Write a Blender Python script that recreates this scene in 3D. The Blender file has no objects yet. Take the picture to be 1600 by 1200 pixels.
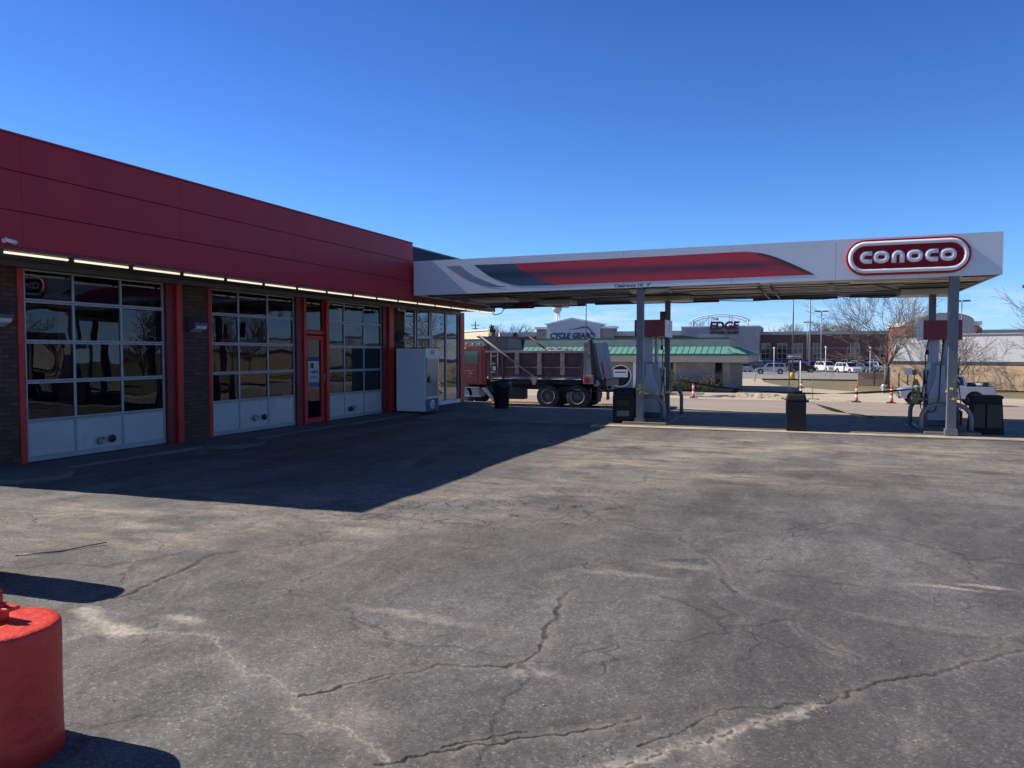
import bpy, bmesh, math, random
import numpy as np
from mathutils import Vector, Matrix
R = math.radians
sc = bpy.context.scene
col = sc.collection
# ------------------------------------------------------------------ camera, sky, sun, exposure
CAM_H = 1.65
YAW = math.atan(468/1200); PIT = math.atan(49/1200)
cam = bpy.data.cameras.new('camera'); co = bpy.data.objects.new('camera', cam); col.objects.link(co)
cam.sensor_width = 36; cam.lens = 27.0; cam.clip_start = .05; cam.clip_end = 6000
co.location = (0, 0, CAM_H); co.rotation_euler = (math.pi/2-PIT, 0, YAW)
sc.camera = co
SUN_DIR = Vector((1, .055, -.87)).normalized()          # the way the light travels
sun = bpy.data.lights.new('sun', 'SUN'); so = bpy.data.objects.new('sun', sun); col.objects.link(so)
sun.energy = 5.0; sun.angle = R(.5); sun.color = (1, .92, .8)
so.rotation_euler = SUN_DIR.to_track_quat('-Z', 'Y').to_euler()
w = bpy.data.worlds.new('World'); sc.world = w; w.use_nodes = True
nt = w.node_tree; nt.nodes.clear()
N = nt.nodes.new; Lk = nt.links.new
wo = N('ShaderNodeOutputWorld'); bg = N('ShaderNodeBackground'); sky = N('ShaderNodeTexSky')
sky.sky_type = 'NISHITA'; sky.sun_disc = False
sky.sun_elevation = math.asin(-SUN_DIR.z); sky.sun_rotation = math.atan2(-SUN_DIR.x, -SUN_DIR.y)
sky.altitude = 150; sky.air_density = 1.0; sky.dust_density = 0; sky.ozone_density = 1.0
bg.inputs['Strength'].default_value = .09
tc = N('ShaderNodeTexCoord'); sx = N('ShaderNodeSeparateXYZ'); Lk(tc.outputs['Generated'], sx.inputs[0])
tr_ = N('ShaderNodeValToRGB'); te = tr_.color_ramp          # the photograph's clear, deep winter blue
for p_, c_ in ((0, (.62, 1.0, 2.05)), (.022, (.56, .93, 1.8)), (.06, (.53, .9, 1.6)), (.13, (.49, .9, 1.57)), (.25, (.39, .76, 1.42)), (.42, (.31, .6, 1.24)), (.6, (.32, .41, .56)), (1, (.35, .35, .38))):
    el_ = te.elements[0] if p_ == 0 else (te.elements[-1] if p_ == 1 else te.elements.new(p_)); el_.position = p_; el_.color = (c_[0]/2.1, c_[1]/2.1, c_[2]/2.1, 1)
Lk(sx.outputs['Z'], tr_.inputs[0])
tm = N('ShaderNodeMixRGB'); tm.blend_type = 'MULTIPLY'; tm.inputs['Fac'].default_value = 1; Lk(sky.outputs[0], tm.inputs[1]); Lk(tr_.outputs[0], tm.inputs[2])
hs = N('ShaderNodeVectorMath'); hs.operation = 'SCALE'; hs.inputs['Scale'].default_value = 2.1; Lk(tm.outputs[0], hs.inputs[0])
mp = N('ShaderNodeMapping'); mp.inputs['Scale'].default_value = (5, 5, 34); Lk(tc.outputs['Generated'], mp.inputs[0])
nz = N('ShaderNodeTexNoise'); nz.inputs['Scale'].default_value = 2.3; nz.inputs['Detail'].default_value = 7; nz.inputs['Roughness'].default_value = .62
Lk(mp.outputs[0], nz.inputs['Vector'])
cr = N('ShaderNodeValToRGB'); cr.color_ramp.elements[0].position = .47; cr.color_ramp.elements[1].position = .66
Lk(nz.outputs['Fac'], cr.inputs[0])
er = N('ShaderNodeValToRGB'); e = er.color_ramp
e.elements[0].position = .0; e.elements[0].color = (.25, .25, .25, 1)
e.elements[1].position = .085; e.elements[1].color = (0, 0, 0, 1)
a = e.elements.new(.035); a.color = (.75, .75, .75, 1)
Lk(sx.outputs['Z'], er.inputs[0])
mm = N('ShaderNodeMath'); mm.operation = 'MULTIPLY'; Lk(cr.outputs[0], mm.inputs[0]); Lk(er.outputs[0], mm.inputs[1])
mx = N('ShaderNodeMixRGB'); Lk(mm.outputs[0], mx.inputs['Fac']); Lk(hs.outputs[0], mx.inputs[1]); mx.inputs[2].default_value = (7.5, 8.2, 9.6, 1)
Lk(mx.outputs[0], bg.inputs['Color']); Lk(bg.outputs[0], wo.inputs[0])
sc.view_settings.view_transform = 'Standard'; sc.view_settings.look = 'None'
sc.view_settings.gamma = 1; sc.view_settings.use_curve_mapping = False; sc.view_settings.exposure = .28
sc.cycles.max_bounces = 6; sc.cycles.transparent_max_bounces = 12

# ------------------------------------------------------------------ helpers: objects
OFF = {}
def thing(name, loc, label, cat, group=None, rz=0, world=False):
    """Empty at a thing's base. world=True: its parts are given in world coordinates."""
    o = bpy.data.objects.new(name, None); col.objects.link(o); o.location = loc; o.rotation_euler = (0, 0, rz)
    o.empty_display_size = .2
    o['label'] = label; o['category'] = cat
    if group: o['group'] = group
    OFF[o.name] = Vector(loc) if world else Vector((0, 0, 0))
    return o
def tag(o, label, cat, group=None, kind=None):
    o['label'] = label; o['category'] = cat
    if group: o['group'] = group
    if kind: o['kind'] = kind
    return o
def struct(o, label=None):
    o['kind'] = 'structure'
    if label: o['label'] = label
    return o
def link_mesh(name, me, mats, parent=None, loc=None):
    if not isinstance(mats, (list, tuple)): mats = [mats]
    for m in mats: me.materials.append(m)
    o = bpy.data.objects.new(name, me); col.objects.link(o)
    if parent is not None:
        o.parent = parent; off = OFF.get(parent.name, Vector((0, 0, 0))); OFF[o.name] = off
        if off.length > 0: me.transform(Matrix.Translation(-off))
    elif loc is not None:
        OFF[o.name] = Vector((0, 0, 0)); o.location = loc
    return o
class MB:
    def __init__(s): s.v = []; s.f = []; s.m = []; s.sm = []
    def add(s, vs, fs, mi=0, smooth=False):
        b = len(s.v); s.v += [tuple(p) for p in vs]
        for f in fs: s.f.append(tuple(b+i for i in f)); s.m.append(mi); s.sm.append(smooth)
        return s
    def box(s, x0, x1, y0, y1, z0, z1, mi=0):
        v = [(x0,y0,z0),(x1,y0,z0),(x1,y1,z0),(x0,y1,z0),(x0,y0,z1),(x1,y0,z1),(x1,y1,z1),(x0,y1,z1)]
        return s.add(v, [(0,3,2,1),(4,5,6,7),(0,1,5,4),(1,2,6,5),(2,3,7,6),(3,0,4,7)], mi)
    def taper(s, c, b, t, z0, z1, mi=0, sh=(0, 0)):
        """box whose half sizes go from b at z0 to t at z1"""
        x, y = c; v = []
        for (hx, hy), z, (ox, oy) in ((b, z0, (0, 0)), (t, z1, sh)):
            v += [(x+ox-hx,y+oy-hy,z),(x+ox+hx,y+oy-hy,z),(x+ox+hx,y+oy+hy,z),(x+ox-hx,y+oy+hy,z)]
        return s.add(v, [(0,3,2,1),(4,5,6,7),(0,1,5,4),(1,2,6,5),(2,3,7,6),(3,0,4,7)], mi)
    def prism(s, poly, ax, a, b, mi=0):
        """poly in the plane across axis ax: x->(y,z) y->(x,z) z->(x,y)"""
        n = len(poly)
        f = {'x': lambda p, t: (t, p[0], p[1]), 'y': lambda p, t: (p[0], t, p[1]), 'z': lambda p, t: (p[0], p[1], t)}[ax]
        v = [f(p, a) for p in poly]+[f(p, b) for p in poly]
        fs = [tuple(range(n)), tuple(range(2*n-1, n-1, -1))]+[(i, n+i, n+(i+1) % n, (i+1) % n) for i in range(n)]
        return s.add(v, fs, mi)
    def seg(s, p, q, r0, r1=None, n=6, mi=0, cap=True, smooth=True):
        p = Vector(p); q = Vector(q); r1 = r0 if r1 is None else r1
        d = (q-p)
        if d.length < 1e-6: return s
        d.normalize(); a = d.orthogonal().normalized(); b = d.cross(a)
        b0 = len(s.v)
        for c, r in ((p, r0), (q, r1)):
            for i in range(n):
                t = 2*math.pi*i/n; u = c+(a*math.cos(t)+b*math.sin(t))*r; s.v.append((u.x, u.y, u.z))
        for i in range(n):
            j = (i+1) % n; s.f.append((b0+i, b0+j, b0+n+j, b0+n+i)); s.m.append(mi); s.sm.append(smooth)
        if cap:
            s.f.append(tuple(b0+i for i in range(n-1, -1, -1))); s.m.append(mi); s.sm.append(False)
            s.f.append(tuple(b0+n+i for i in range(n))); s.m.append(mi); s.sm.append(False)
        return s
    def tube(s, path, r, n=8, mi=0, closed=False):
        P = [Vector(p) for p in path]; m = len(P); b0 = len(s.v); up = None
        for k in range(m):
            if closed: t = P[(k+1) % m]-P[k-1]
            else: t = P[min(k+1, m-1)]-P[max(k-1, 0)]
            t.normalize()
            if up is None: up = t.orthogonal().normalized()
            up = (up-t*up.dot(t)).normalized(); bi = t.cross(up)
            rr = r[k] if isinstance(r, (list, tuple)) else r
            for i in range(n):
                a = 2*math.pi*i/n; u = P[k]+(up*math.cos(a)+bi*math.sin(a))*rr; s.v.append((u.x, u.y, u.z))
        for k in range(m if closed else m-1):
            k2 = (k+1) % m
            for i in range(n):
                j = (i+1) % n
                s.f.append((b0+k*n+i, b0+k*n+j, b0+k2*n+j, b0+k2*n+i)); s.m.append(mi); s.sm.append(True)
        if not closed:
            s.f.append(tuple(b0+i for i in range(n-1, -1, -1))); s.m.append(mi); s.sm.append(False)
            s.f.append(tuple(b0+(m-1)*n+i for i in range(n))); s.m.append(mi); s.sm.append(False)
        return s
    def lathe(s, prof, c=(0, 0, 0), ax='z', n=24, mi=0, smooth=True, cap=True):
        """prof: (radius, height) pairs"""
        b0 = len(s.v); c = Vector(c)
        for r, h in prof:
            for i in range(n):
                t = 2*math.pi*i/n; a, b = r*math.cos(t), r*math.sin(t)
                u = {'z': (a, b, h), 'y': (a, h, b), 'x': (h, a, b)}[ax]
                s.v.append((c.x+u[0], c.y+u[1], c.z+u[2]))
        for k in range(len(prof)-1):
            for i in range(n):
                j = (i+1) % n; s.f.append((b0+k*n+i, b0+k*n+j, b0+(k+1)*n+j, b0+(k+1)*n+i)); s.m.append(mi); s.sm.append(smooth)
        for k, o in ((0, -1), (len(prof)-1, 1)):
            if cap and prof[k][0] > 1e-4:
                s.f.append(tuple(b0+k*n+i for i in (range(n) if o > 0 else range(n-1, -1, -1)))); s.m.append(mi); s.sm.append(False)
        return s
    def quad(s, a, b, c, d, mi=0): return s.add([a, b, c, d], [(0, 1, 2, 3)], mi)
    def mesh(s, name, bevel=0, fix=True):
        me = bpy.data.meshes.new(name); me.from_pydata(s.v, [], s.f)
        me.polygons.foreach_set('material_index', s.m); me.polygons.foreach_set('use_smooth', s.sm)
        if fix or bevel:
            bm = bmesh.new(); bm.from_mesh(me)
            if fix: bmesh.ops.recalc_face_normals(bm, faces=bm.faces)
            if bevel:
                es = [e for e in bm.edges if len(e.link_faces) == 2 and e.calc_face_angle(0) > .6]
                bmesh.ops.bevel(bm, geom=es, offset=bevel, segments=2, profile=.6, affect='EDGES', clamp_overlap=True)
            bm.to_mesh(me); bm.free()
        me.update(); return me
    def build(s, name, mats, parent=None, bevel=0, loc=None, fix=True):
        return link_mesh(name, s.mesh(name, bevel, fix), mats, parent, loc)
def box(name, m, parent, *b, bevel=0): return MB().box(*b).build(name, m, parent, bevel)
def copy_tree(o, parent=None):
    c = o.copy(); col.objects.link(c); c.parent = parent
    OFF[c.name] = OFF.get(o.name, Vector((0, 0, 0)))
    for ch in list(o.children): copy_tree(ch, c)
    return c
def paint(o, old, new):
    """give this copy its own paint by object-linked slots (mesh data stays shared)"""
    for ob in [o]+list(o.children_recursive):
        for sl in ob.material_slots:
            if sl.material == old: sl.link = 'OBJECT'; sl.material = new

# ------------------------------------------------------------------ helpers: materials
def mat(name, c, rough=.6, metal=0, var=.0, vs=3.0, var2=None, bump=0, bs=60, spec=.5, coord='Object', stretch=(1, 1, 1), coat=0, dirt=None, emit=None):
    m = bpy.data.materials.new(name); m.use_nodes = True; t = m.node_tree
    b = t.nodes['Principled BSDF']; n = t.nodes.new; l = t.links.new
    b.inputs['Roughness'].default_value = rough; b.inputs['Metallic'].default_value = metal
    b.inputs['Specular IOR Level'].default_value = spec; b.inputs['Coat Weight'].default_value = coat
    b.inputs['Base Color'].default_value = (*c, 1)
    if emit: b.inputs['Emission Color'].default_value = (*emit[0], 1); b.inputs['Emission Strength'].default_value = emit[1]
    tcn = n('ShaderNodeTexCoord'); mpn = n('ShaderNodeMapping'); mpn.inputs['Scale'].default_value = stretch
    l(tcn.outputs[coord], mpn.inputs[0])
    last = None
    if var or var2:
        z = n('ShaderNodeTexNoise'); z.inputs['Scale'].default_value = vs; z.inputs['Detail'].default_value = 6; z.inputs['Roughness'].default_value = .62
        l(mpn.outputs[0], z.inputs['Vector'])
        r = n('ShaderNodeValToRGB'); r.color_ramp.elements[0].position = .32; r.color_ramp.elements[1].position = .7
        lo = tuple(x*(1-var) for x in c); hi = var2 if var2 else tuple(min(1, x*(1+var)) for x in c)
        r.color_ramp.elements[0].color = (*lo, 1); r.color_ramp.elements[1].color = (*hi, 1)
        l(z.outputs['Fac'], r.inputs[0]); last = r.outputs[0]
    if dirt:                      # (colour, scale, amount, lo)
        z = n('ShaderNodeTexNoise'); z.inputs['Scale'].default_value = dirt[1]; z.inputs['Detail'].default_value = 9; z.inputs['Roughness'].default_value = .7
        l(mpn.outputs[0], z.inputs['Vector'])
        r = n('ShaderNodeValToRGB'); r.color_ramp.elements[0].position = dirt[3]; r.color_ramp.elements[1].position = dirt[3]+.18
        r.color_ramp.elements[1].color = (dirt[2],)*3+(1,); l(z.outputs['Fac'], r.inputs[0])
        mxn = n('ShaderNodeMixRGB'); l(r.outputs[0], mxn.inputs['Fac']); mxn.inputs[2].default_value = (*dirt[0], 1)
        if last: l(last, mxn.inputs[1])
        else: mxn.inputs[1].default_value = (*c, 1)
        last = mxn.outputs[0]
    if last: l(last, b.inputs['Base Color'])
    if bump:
        z = n('ShaderNodeTexNoise'); z.inputs['Scale'].default_value = bs; z.inputs['Detail'].default_value = 4
        l(mpn.outputs[0], z.inputs['Vector'])
        bu = n('ShaderNodeBump'); bu.inputs['Strength'].default_value = bump; bu.inputs['Distance'].default_value = .02
        l(z.outputs['Fac'], bu.inputs['Height']); l(bu.outputs[0], b.inputs['Normal'])
    return m
def brick_mat(name, c1, c2, mortar, plane='yz', bw=.2, rh=.068, ms=.008, rough=.85, coord='Object', bump=.5, var=.35):
    m = mat(name, c1, rough); t = m.node_tree; n = t.nodes.new; l = t.links.new; b = t.nodes['Principled BSDF']
    tcn = n('ShaderNodeTexCoord'); s = n('ShaderNodeSeparateXYZ'); cb = n('ShaderNodeCombineXYZ')
    l(tcn.outputs[coord], s.inputs[0]); l(s.outputs[plane[0].upper()], cb.inputs['X']); l(s.outputs['Z'], cb.inputs['Y'])
    br = n('ShaderNodeTexBrick'); br.inputs['Scale'].default_value = 1; br.inputs['Brick Width'].default_value = bw
    br.inputs['Row Height'].default_value = rh; br.inputs['Mortar Size'].default_value = ms; br.inputs['Bias'].default_value = -.1
    br.inputs['Color1'].default_value = (*c1, 1); br.inputs['Color2'].default_value = (*c2, 1); br.inputs['Mortar'].default_value = (*mortar, 1)
    l(cb.outputs[0], br.inputs['Vector'])
    z = n('ShaderNodeTexNoise'); z.inputs['Scale'].default_value = 2.2; z.inputs['Detail'].default_value = 8; l(tcn.outputs[coord], z.inputs['Vector'])
    mr = n('ShaderNodeMapRange'); mr.inputs['To Min'].default_value = 1-var; mr.inputs['To Max'].default_value = 1+var; l(z.outputs['Fac'], mr.inputs['Value'])
    mxn = n('ShaderNodeMixRGB'); mxn.blend_type = 'MULTIPLY'; mxn.inputs['Fac'].default_value = 1
    l(br.outputs['Color'], mxn.inputs[1]); l(mr.outputs[0], mxn.inputs[2]); l(mxn.outputs[0], b.inputs['Base Color'])
    bu = n('ShaderNodeBump'); bu.invert = True; bu.inputs['Strength'].default_value = bump; bu.inputs['Distance'].default_value = .008
    l(br.outputs['Fac'], bu.inputs['Height']); l(bu.outputs[0], b.inputs['Normal'])
    return m
def glass_mat(name, tint=(.5, .54, .56), boost=1.0, wav=.0022, ws=1.6, gloss=(.74, .84, 1)):
    m = bpy.data.materials.new(name); m.use_nodes = True; t = m.node_tree; t.nodes.clear(); n = t.nodes.new; l = t.links.new
    o = n('ShaderNodeOutputMaterial'); mxs = n('ShaderNodeMixShader'); tr = n('ShaderNodeBsdfTransparent'); gl = n('ShaderNodeBsdfGlossy')
    tr.inputs[0].default_value = (*tint, 1); gl.inputs['Color'].default_value = (*gloss, 1); gl.inputs['Roughness'].default_value = .0
    f = n('ShaderNodeFresnel'); f.inputs['IOR'].default_value = 1.5
    k = n('ShaderNodeMath'); k.operation = 'MULTIPLY'; k.use_clamp = True; k.inputs[1].default_value = boost; l(f.outputs[0], k.inputs[0])
    tcn = n('ShaderNodeTexCoord'); z = n('ShaderNodeTexNoise'); z.inputs['Scale'].default_value = ws; z.inputs['Detail'].default_value = 1; l(tcn.outputs['Object'], z.inputs['Vector'])
    bu = n('ShaderNodeBump'); bu.inputs['Strength'].default_value = 1; bu.inputs['Distance'].default_value = wav; l(z.outputs['Fac'], bu.inputs['Height'])
    l(bu.outputs[0], gl.inputs['Normal'])
    l(k.outputs[0], mxs.inputs[0]); l(tr.outputs[0], mxs.inputs[1]); l(gl.outputs[0], mxs.inputs[2]); l(mxs.outputs[0], o.inputs[0])
    return m
def vcol_mat(name, rough=.35, spec=.5):
    m = mat(name, (1, 1, 1), rough, spec=spec); t = m.node_tree
    a = t.nodes.new('ShaderNodeVertexColor'); a.layer_name = 'Col'; t.links.new(a.outputs[0], t.nodes['Principled BSDF'].inputs['Base Color'])
    return m
M = {}
M['red_panel'] = mat('red_panel', (.43, .015, .026), .42, var=.07, vs=.9, bump=.25, bs=.9, spec=.3, stretch=(1, 2.4, .3), dirt=((.3, .022, .032), 1.6, .6, .5))
M['red_paint'] = mat('red_paint', (.5, .02, .016), .45, var=.15, vs=4, bump=.1, bs=40, dirt=((.14, .02, .02), 3, .7, .55))
M['dark_red'] = mat('dark_red', (.2, .015, .02), .5, var=.2, vs=3)
M['door_white'] = mat('door_white', (.46, .45, .44), .45, var=.08, vs=2, bump=.5, bs=2.5, dirt=((.28, .24, .2), 2.6, .6, .56))
M['alu'] = mat('alu', (.33, .34, .36), .42, metal=.3, var=.12, vs=5)
M['alu_dark'] = mat('alu_dark', (.12, .12, .13), .45, metal=.4, var=.1)
M['white'] = mat('white', (.75, .75, .76), .4, var=.04, dirt=((.45, .42, .38), 3, .4, .6))
M['offwhite'] = mat('offwhite', (.8, .8, .83), .38, var=.03, vs=1.5, dirt=((.6, .58, .56), 1.3, .4, .58))
M['black'] = mat('black', (.018, .018, .02), .5, var=.3, vs=6)
M['rubber'] = mat('rubber', (.022, .022, .024), .8, var=.35, vs=8, dirt=((.1, .09, .08), 5, .6, .5))
M['bin'] = mat('bin', (.008, .009, .012), .75, var=.25, vs=9, bump=.15, bs=80)
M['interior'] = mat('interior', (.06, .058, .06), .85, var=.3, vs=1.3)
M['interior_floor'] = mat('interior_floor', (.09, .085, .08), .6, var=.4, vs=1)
M['soffit'] = mat('soffit', (.16, .15, .14), .7, var=.3, vs=2, stretch=(1, .2, 1))
M['tube'] = mat('tube', (.9, .88, .8), .5, emit=((1, .86, .6), .85))
M['glass'] = glass_mat('glass')
M['glass2'] = glass_mat('storefront_glass', boost=2.2, tint=(.6, .66, .68))
M['car_glass'] = mat('car_glass', (.012, .014, .018), .05, spec=1)
M['concrete'] = mat('concrete', (.22, .2, .175), .85, var=.22, vs=.9, bump=.25, bs=35, dirt=((.14, .13, .12), 1.6, .75, .5))
M['conc_pale'] = mat('conc_pale', (.5, .42, .32), .9, var=.16, vs=.35, bump=.2, bs=20, dirt=((.26, .24, .21), .7, .6, .5))
M['col_paint'] = mat('col_paint', (.165, .172, .19), .45, var=.12, vs=3, dirt=((.07, .06, .055), 4, .6, .6))
M['galv'] = mat('galv', (.3, .31, .33), .5, metal=.3, var=.15, vs=6)
M['deck'] = mat('deck', (.95, .87, .74), .32, metal=.55, var=.35, vs=1.1, stretch=(.25, 2.5, 1), dirt=((.1, .085, .07), 1.5, .7, .5))
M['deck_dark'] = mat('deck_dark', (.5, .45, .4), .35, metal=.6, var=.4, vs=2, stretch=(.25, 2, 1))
M['shingle'] = mat('shingle', (.05, .055, .065), .8, var=.5, vs=6, stretch=(1, 3, 3), bump=.6, bs=14)
M['yellow_tape'] = mat('yellow_tape', (.55, .44, .09), .6, var=.4, vs=30, dirt=((.05, .05, .02), 18, .6, .6))
M['dark_tape'] = mat('dark_tape', (.06, .065, .03), .6, var=.5, vs=20)
M['orange'] = mat('orange', (.75, .1, .03), .5, var=.1)
M['yellow'] = mat('yellow', (.72, .5, .04), .5, var=.1)
M['yellow_curb'] = mat('yellow_curb', (.55, .38, .1), .8, var=.35, vs=3, dirt=((.3, .27, .22), 2, .8, .48))
M['bark'] = mat('bark', (.17, .135, .12), .9, var=.3, vs=7, bump=.5, bs=18)
M['twig'] = mat('twig', (.2, .15, .135), .9, var=.3, vs=3)
M['far_twig'] = mat('far_twig', (.2, .16, .14), .9, var=.2)

# ------------------------------------------------------------------ ground
PY = [-1e5, 20.5, 33, 36, 38, 52, 66, 90, 115, 130, 150, 200, 1e5]
PZ = [0, 0, -.83, -.93, -1.02, -1.45, -1.6, -1.7, -1.72, -1.65, -1.5, -1.3, -1.3]
def G(y): return float(np.interp(y, PY, PZ))
def sheet(name, poly, dz, m, label=None, kind='structure', cuts=()):
    bm = bmesh.new(); bm.faces.new([bm.verts.new((x, y, 0)) for x, y in poly])
    for k in list(PY[1:-1])+list(cuts):
        bmesh.ops.bisect_plane(bm, geom=bm.verts[:]+bm.edges[:]+bm.faces[:], plane_co=(0, k, 0), plane_no=(0, 1, 0))
    bmesh.ops.triangulate(bm, faces=bm.faces[:])
    for v in bm.verts: v.co.z = G(v.co.y)+dz
    bmesh.ops.recalc_face_normals(bm, faces=bm.faces)
    if sum(f.normal.z for f in bm.faces) < 0: bmesh.ops.reverse_faces(bm, faces=bm.faces[:])
    me = bpy.data.meshes.new(name); bm.to_mesh(me); bm.free()
    o = link_mesh(name, me, m, None, (0, 0, 0)); o['kind'] = kind
    if label: o['label'] = label
    return o
rng = np.random.default_rng(7)
LAT = rng.random((256, 256))
def vnoise(x, y):
    xi = np.floor(x).astype(int); yi = np.floor(y).astype(int); fx = x-xi; fy = y-yi
    fx = fx*fx*(3-2*fx); fy = fy*fy*(3-2*fy); A = lambda i, j: LAT[(xi+i) & 255, (yi+j) & 255]
    return (A(0,0)*(1-fx)+A(1,0)*fx)*(1-fy)+(A(0,1)*(1-fx)+A(1,1)*fx)*fy
def fbm(x, y, o=4, g=.5):
    s = 0; a = 1; t = 0
    for k in range(o): s = s+a*vnoise(x*2**k+17.3*k, y*2**k+9.1*k); t += a; a *= g
    return s/t
CRACKS = {   # (x, y) on the ground
'c1': [(-4.35,3.79),(-4.31,3.91),(-4.37,4.05),(-4.43,4.23),(-4.43,4.46),(-4.5,4.76),(-4.54,4.94),(-4.41,5.08)],
'c2': [(-4.02,3.95),(-4.11,4.11),(-4.17,4.27),(-4.17,4.42),(-4.18,4.52),(-4.3,4.68),(-4.34,4.89)],
'c3': [(-5.4,3.77),(-5.4,3.9),(-5.38,4.02),(-5.36,4.15)],
'c4': [(-4.06,5.08),(-3.97,5.16),(-4.02,5.34),(-3.95,5.46),(-3.97,5.77)],
'c5': [(-4.92,5.72),(-5.0,5.95),(-4.97,6.18),(-5.1,6.52),(-5.04,6.72)],
'c6': [(-5.29,4.67),(-5.3,4.82),(-5.27,4.9),(-5.34,5.11),(-5.38,5.22)],
'c7': [(-4.57,4.21),(-4.67,4.37),(-4.68,4.46)],
'c8': [(-5.87,4.07),(-5.96,4.19),(-5.79,4.3)],
'c10': [(-1.54,5.22),(-1.58,5.05),(-1.55,4.87),(-1.47,4.6),(-1.48,4.41),(-1.41,4.21),(-1.39,3.98),(-1.43,3.84),(-1.49,3.72),(-1.81,3.61),(-2.03,3.38),(-2.2,3.15),(-2.31,3.01)],
'c11': [(-3.65,3.39),(-3.67,3.49)],
'c12': [(-1.62,2.6),(-1.55,2.66),(-1.4,2.81),(-.92,3.12),(-.66,3.35)],
'c13': [(-1.41,2.84),(-1.33,2.91),(-1.15,3.04)],
'c14': [(-.66,3.08),(-.54,3.25),(-.47,3.3),(-.43,3.42),(-.37,3.52),(-.15,3.68),(.03,3.8)],
'c15': [(.06,3.81),(.18,3.93),(.29,4.1),(.42,4.23),(.6,4.4),(.79,4.61),(.96,4.79),(1.12,4.92),(1.5,5.26)],
'c16': [(.12,5.22),(-.05,5.15),(-.07,4.98),(-.06,4.86),(.08,4.63),(.24,4.46)],
'c17': [(-1.03,5.13),(-.77,5.29),(-.41,5.37),(-.12,5.19),(.12,5.27),(.44,5.2),(.79,5.16),(1.05,5.14),(1.22,5.38)],
'c18': [(1.07,5.15),(1.03,4.91)],
'c19': [(-.64,7.39),(-.78,7.12),(-.96,6.82),(-.93,6.59),(-.75,6.37),(-.68,6.21),(-.59,5.89),(-.57,5.73),(-.45,5.45)],
'c20': [(.99,8.03),(1.38,8.72)], 'c21': [(1.19,6.75),(1.47,7.13)], 'c22': [(1.59,8.2),(1.99,8.89)],
'c23': [(-3.49,7.12),(-3.04,7.09),(-2.6,6.77),(-2.65,7.05)],
'c24': [(-4.54,7.07),(-4.06,6.79),(-3.95,6.94),(-3.38,6.76),(-3.27,7.27)],
'c25': [(-4.71,8.52),(-4.06,8.29),(-3.9,8.59)], 'c26': [(-.74,8.55),(-.28,8.54),(-.16,8.85)],
'c27': [(-2.95,13.06),(-2.02,10.11),(-1.59,10.01)],
'c28': [(-9.6,9.2),(-8.7,9.7),(-7.6,9.8),(-6.4,10.6),(-5.3,11.9)],
'S0': [(-4.36,3.54),(-4.12,3.45),(-3.86,3.34)],
'S1': [(-3.96,3.1),(-3.9,3.26),(-3.76,3.37),(-3.59,3.41),(-3.35,3.47),(-3.18,3.45),(-3.07,3.35),(-2.91,3.27),(-2.7,3.13),(-2.58,3.14),(-2.46,3.08),(-2.31,2.99),(-2.23,2.89),(-2.1,2.83),(-1.94,2.82),(-1.78,2.79),(-1.69,2.72),(-1.57,2.61)],
'S2': [(-1.1,2.55),(-.71,2.95),(-.61,3.01),(-.52,3.11),(-.37,3.27),(-.25,3.41),(-.14,3.54),(-.05,3.64),(.06,3.81)],
}
WID = {'c1': .026, 'c3': .012, 'c10': .0085, 'c12': .006, 'c13': .005, 'c14': .005, 'c15': .007, 'c19': .011, 'c17': .004, 'c28': .03, 'c5': .012, 'c4': .01, 'c16': .005, 'c18': .005}
TYRES = [([(-.89,5.86),(-.68,4.87),(-.55,3.9)], .09, .8), ([(-.74,5.74),(-.62,4.54),(-.58,3.73)], .07, .55), ([(-3.49,8.52),(-2.56,8.65),(-1.82,7.77),(-1.2,6.58)], .12, .6), ([(.11,5.24),(.67,5.09),(1.16,5.12)], .05, .8),
 ([(-1.32,7.96),(-.51,8.11),(.2,7.64)], .1, .6), ([(-2.45,4.99),(-2.04,5.23),(-1.76,5.61),(-1.42,5.85)], .07, .4), ([(-.94,10.82),(.28,11.01),(1.69,10.53),(2.3,10.33)], .14, .6), ([(-1.67,2.58),(-1.25,2.91),(-.73,3.26),(-.43,3.5)], .05, .9),
 ([(-1.74,3.13),(-1.44,3.35),(-1.09,3.69),(-.87,4.03)], .05, .5), ([(2.2,9.5),(.4,9.3),(-1.2,10.0),(-2.9,12.2)], .16, .4), ([(1.9,5.2),(.9,6.4),(.5,8.1),(.9,9.9)], .12, .45), ([(-6.3,4.6),(-5.2,5.4),(-3.6,5.8),(-1.8,7.2)], .13, .3)]
def seg_dist(px, py, poly):
    d = np.full(px.shape, 9.)
    for (ax, ay), (bx, by) in zip(poly[:-1], poly[1:]):
        m = (px > min(ax, bx)-.6) & (px < max(ax, bx)+.6) & (py > min(ay, by)-.6) & (py < max(ay, by)+.6)
        if not m.any(): continue
        x = px[m]; y = py[m]; vx, vy = bx-ax, by-ay; t = np.clip(((x-ax)*vx+(y-ay)*vy)/(vx*vx+vy*vy), 0, 1)
        d[m] = np.minimum(d[m], np.hypot(x-ax-t*vx, y-ay-t*vy))
    return d
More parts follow.
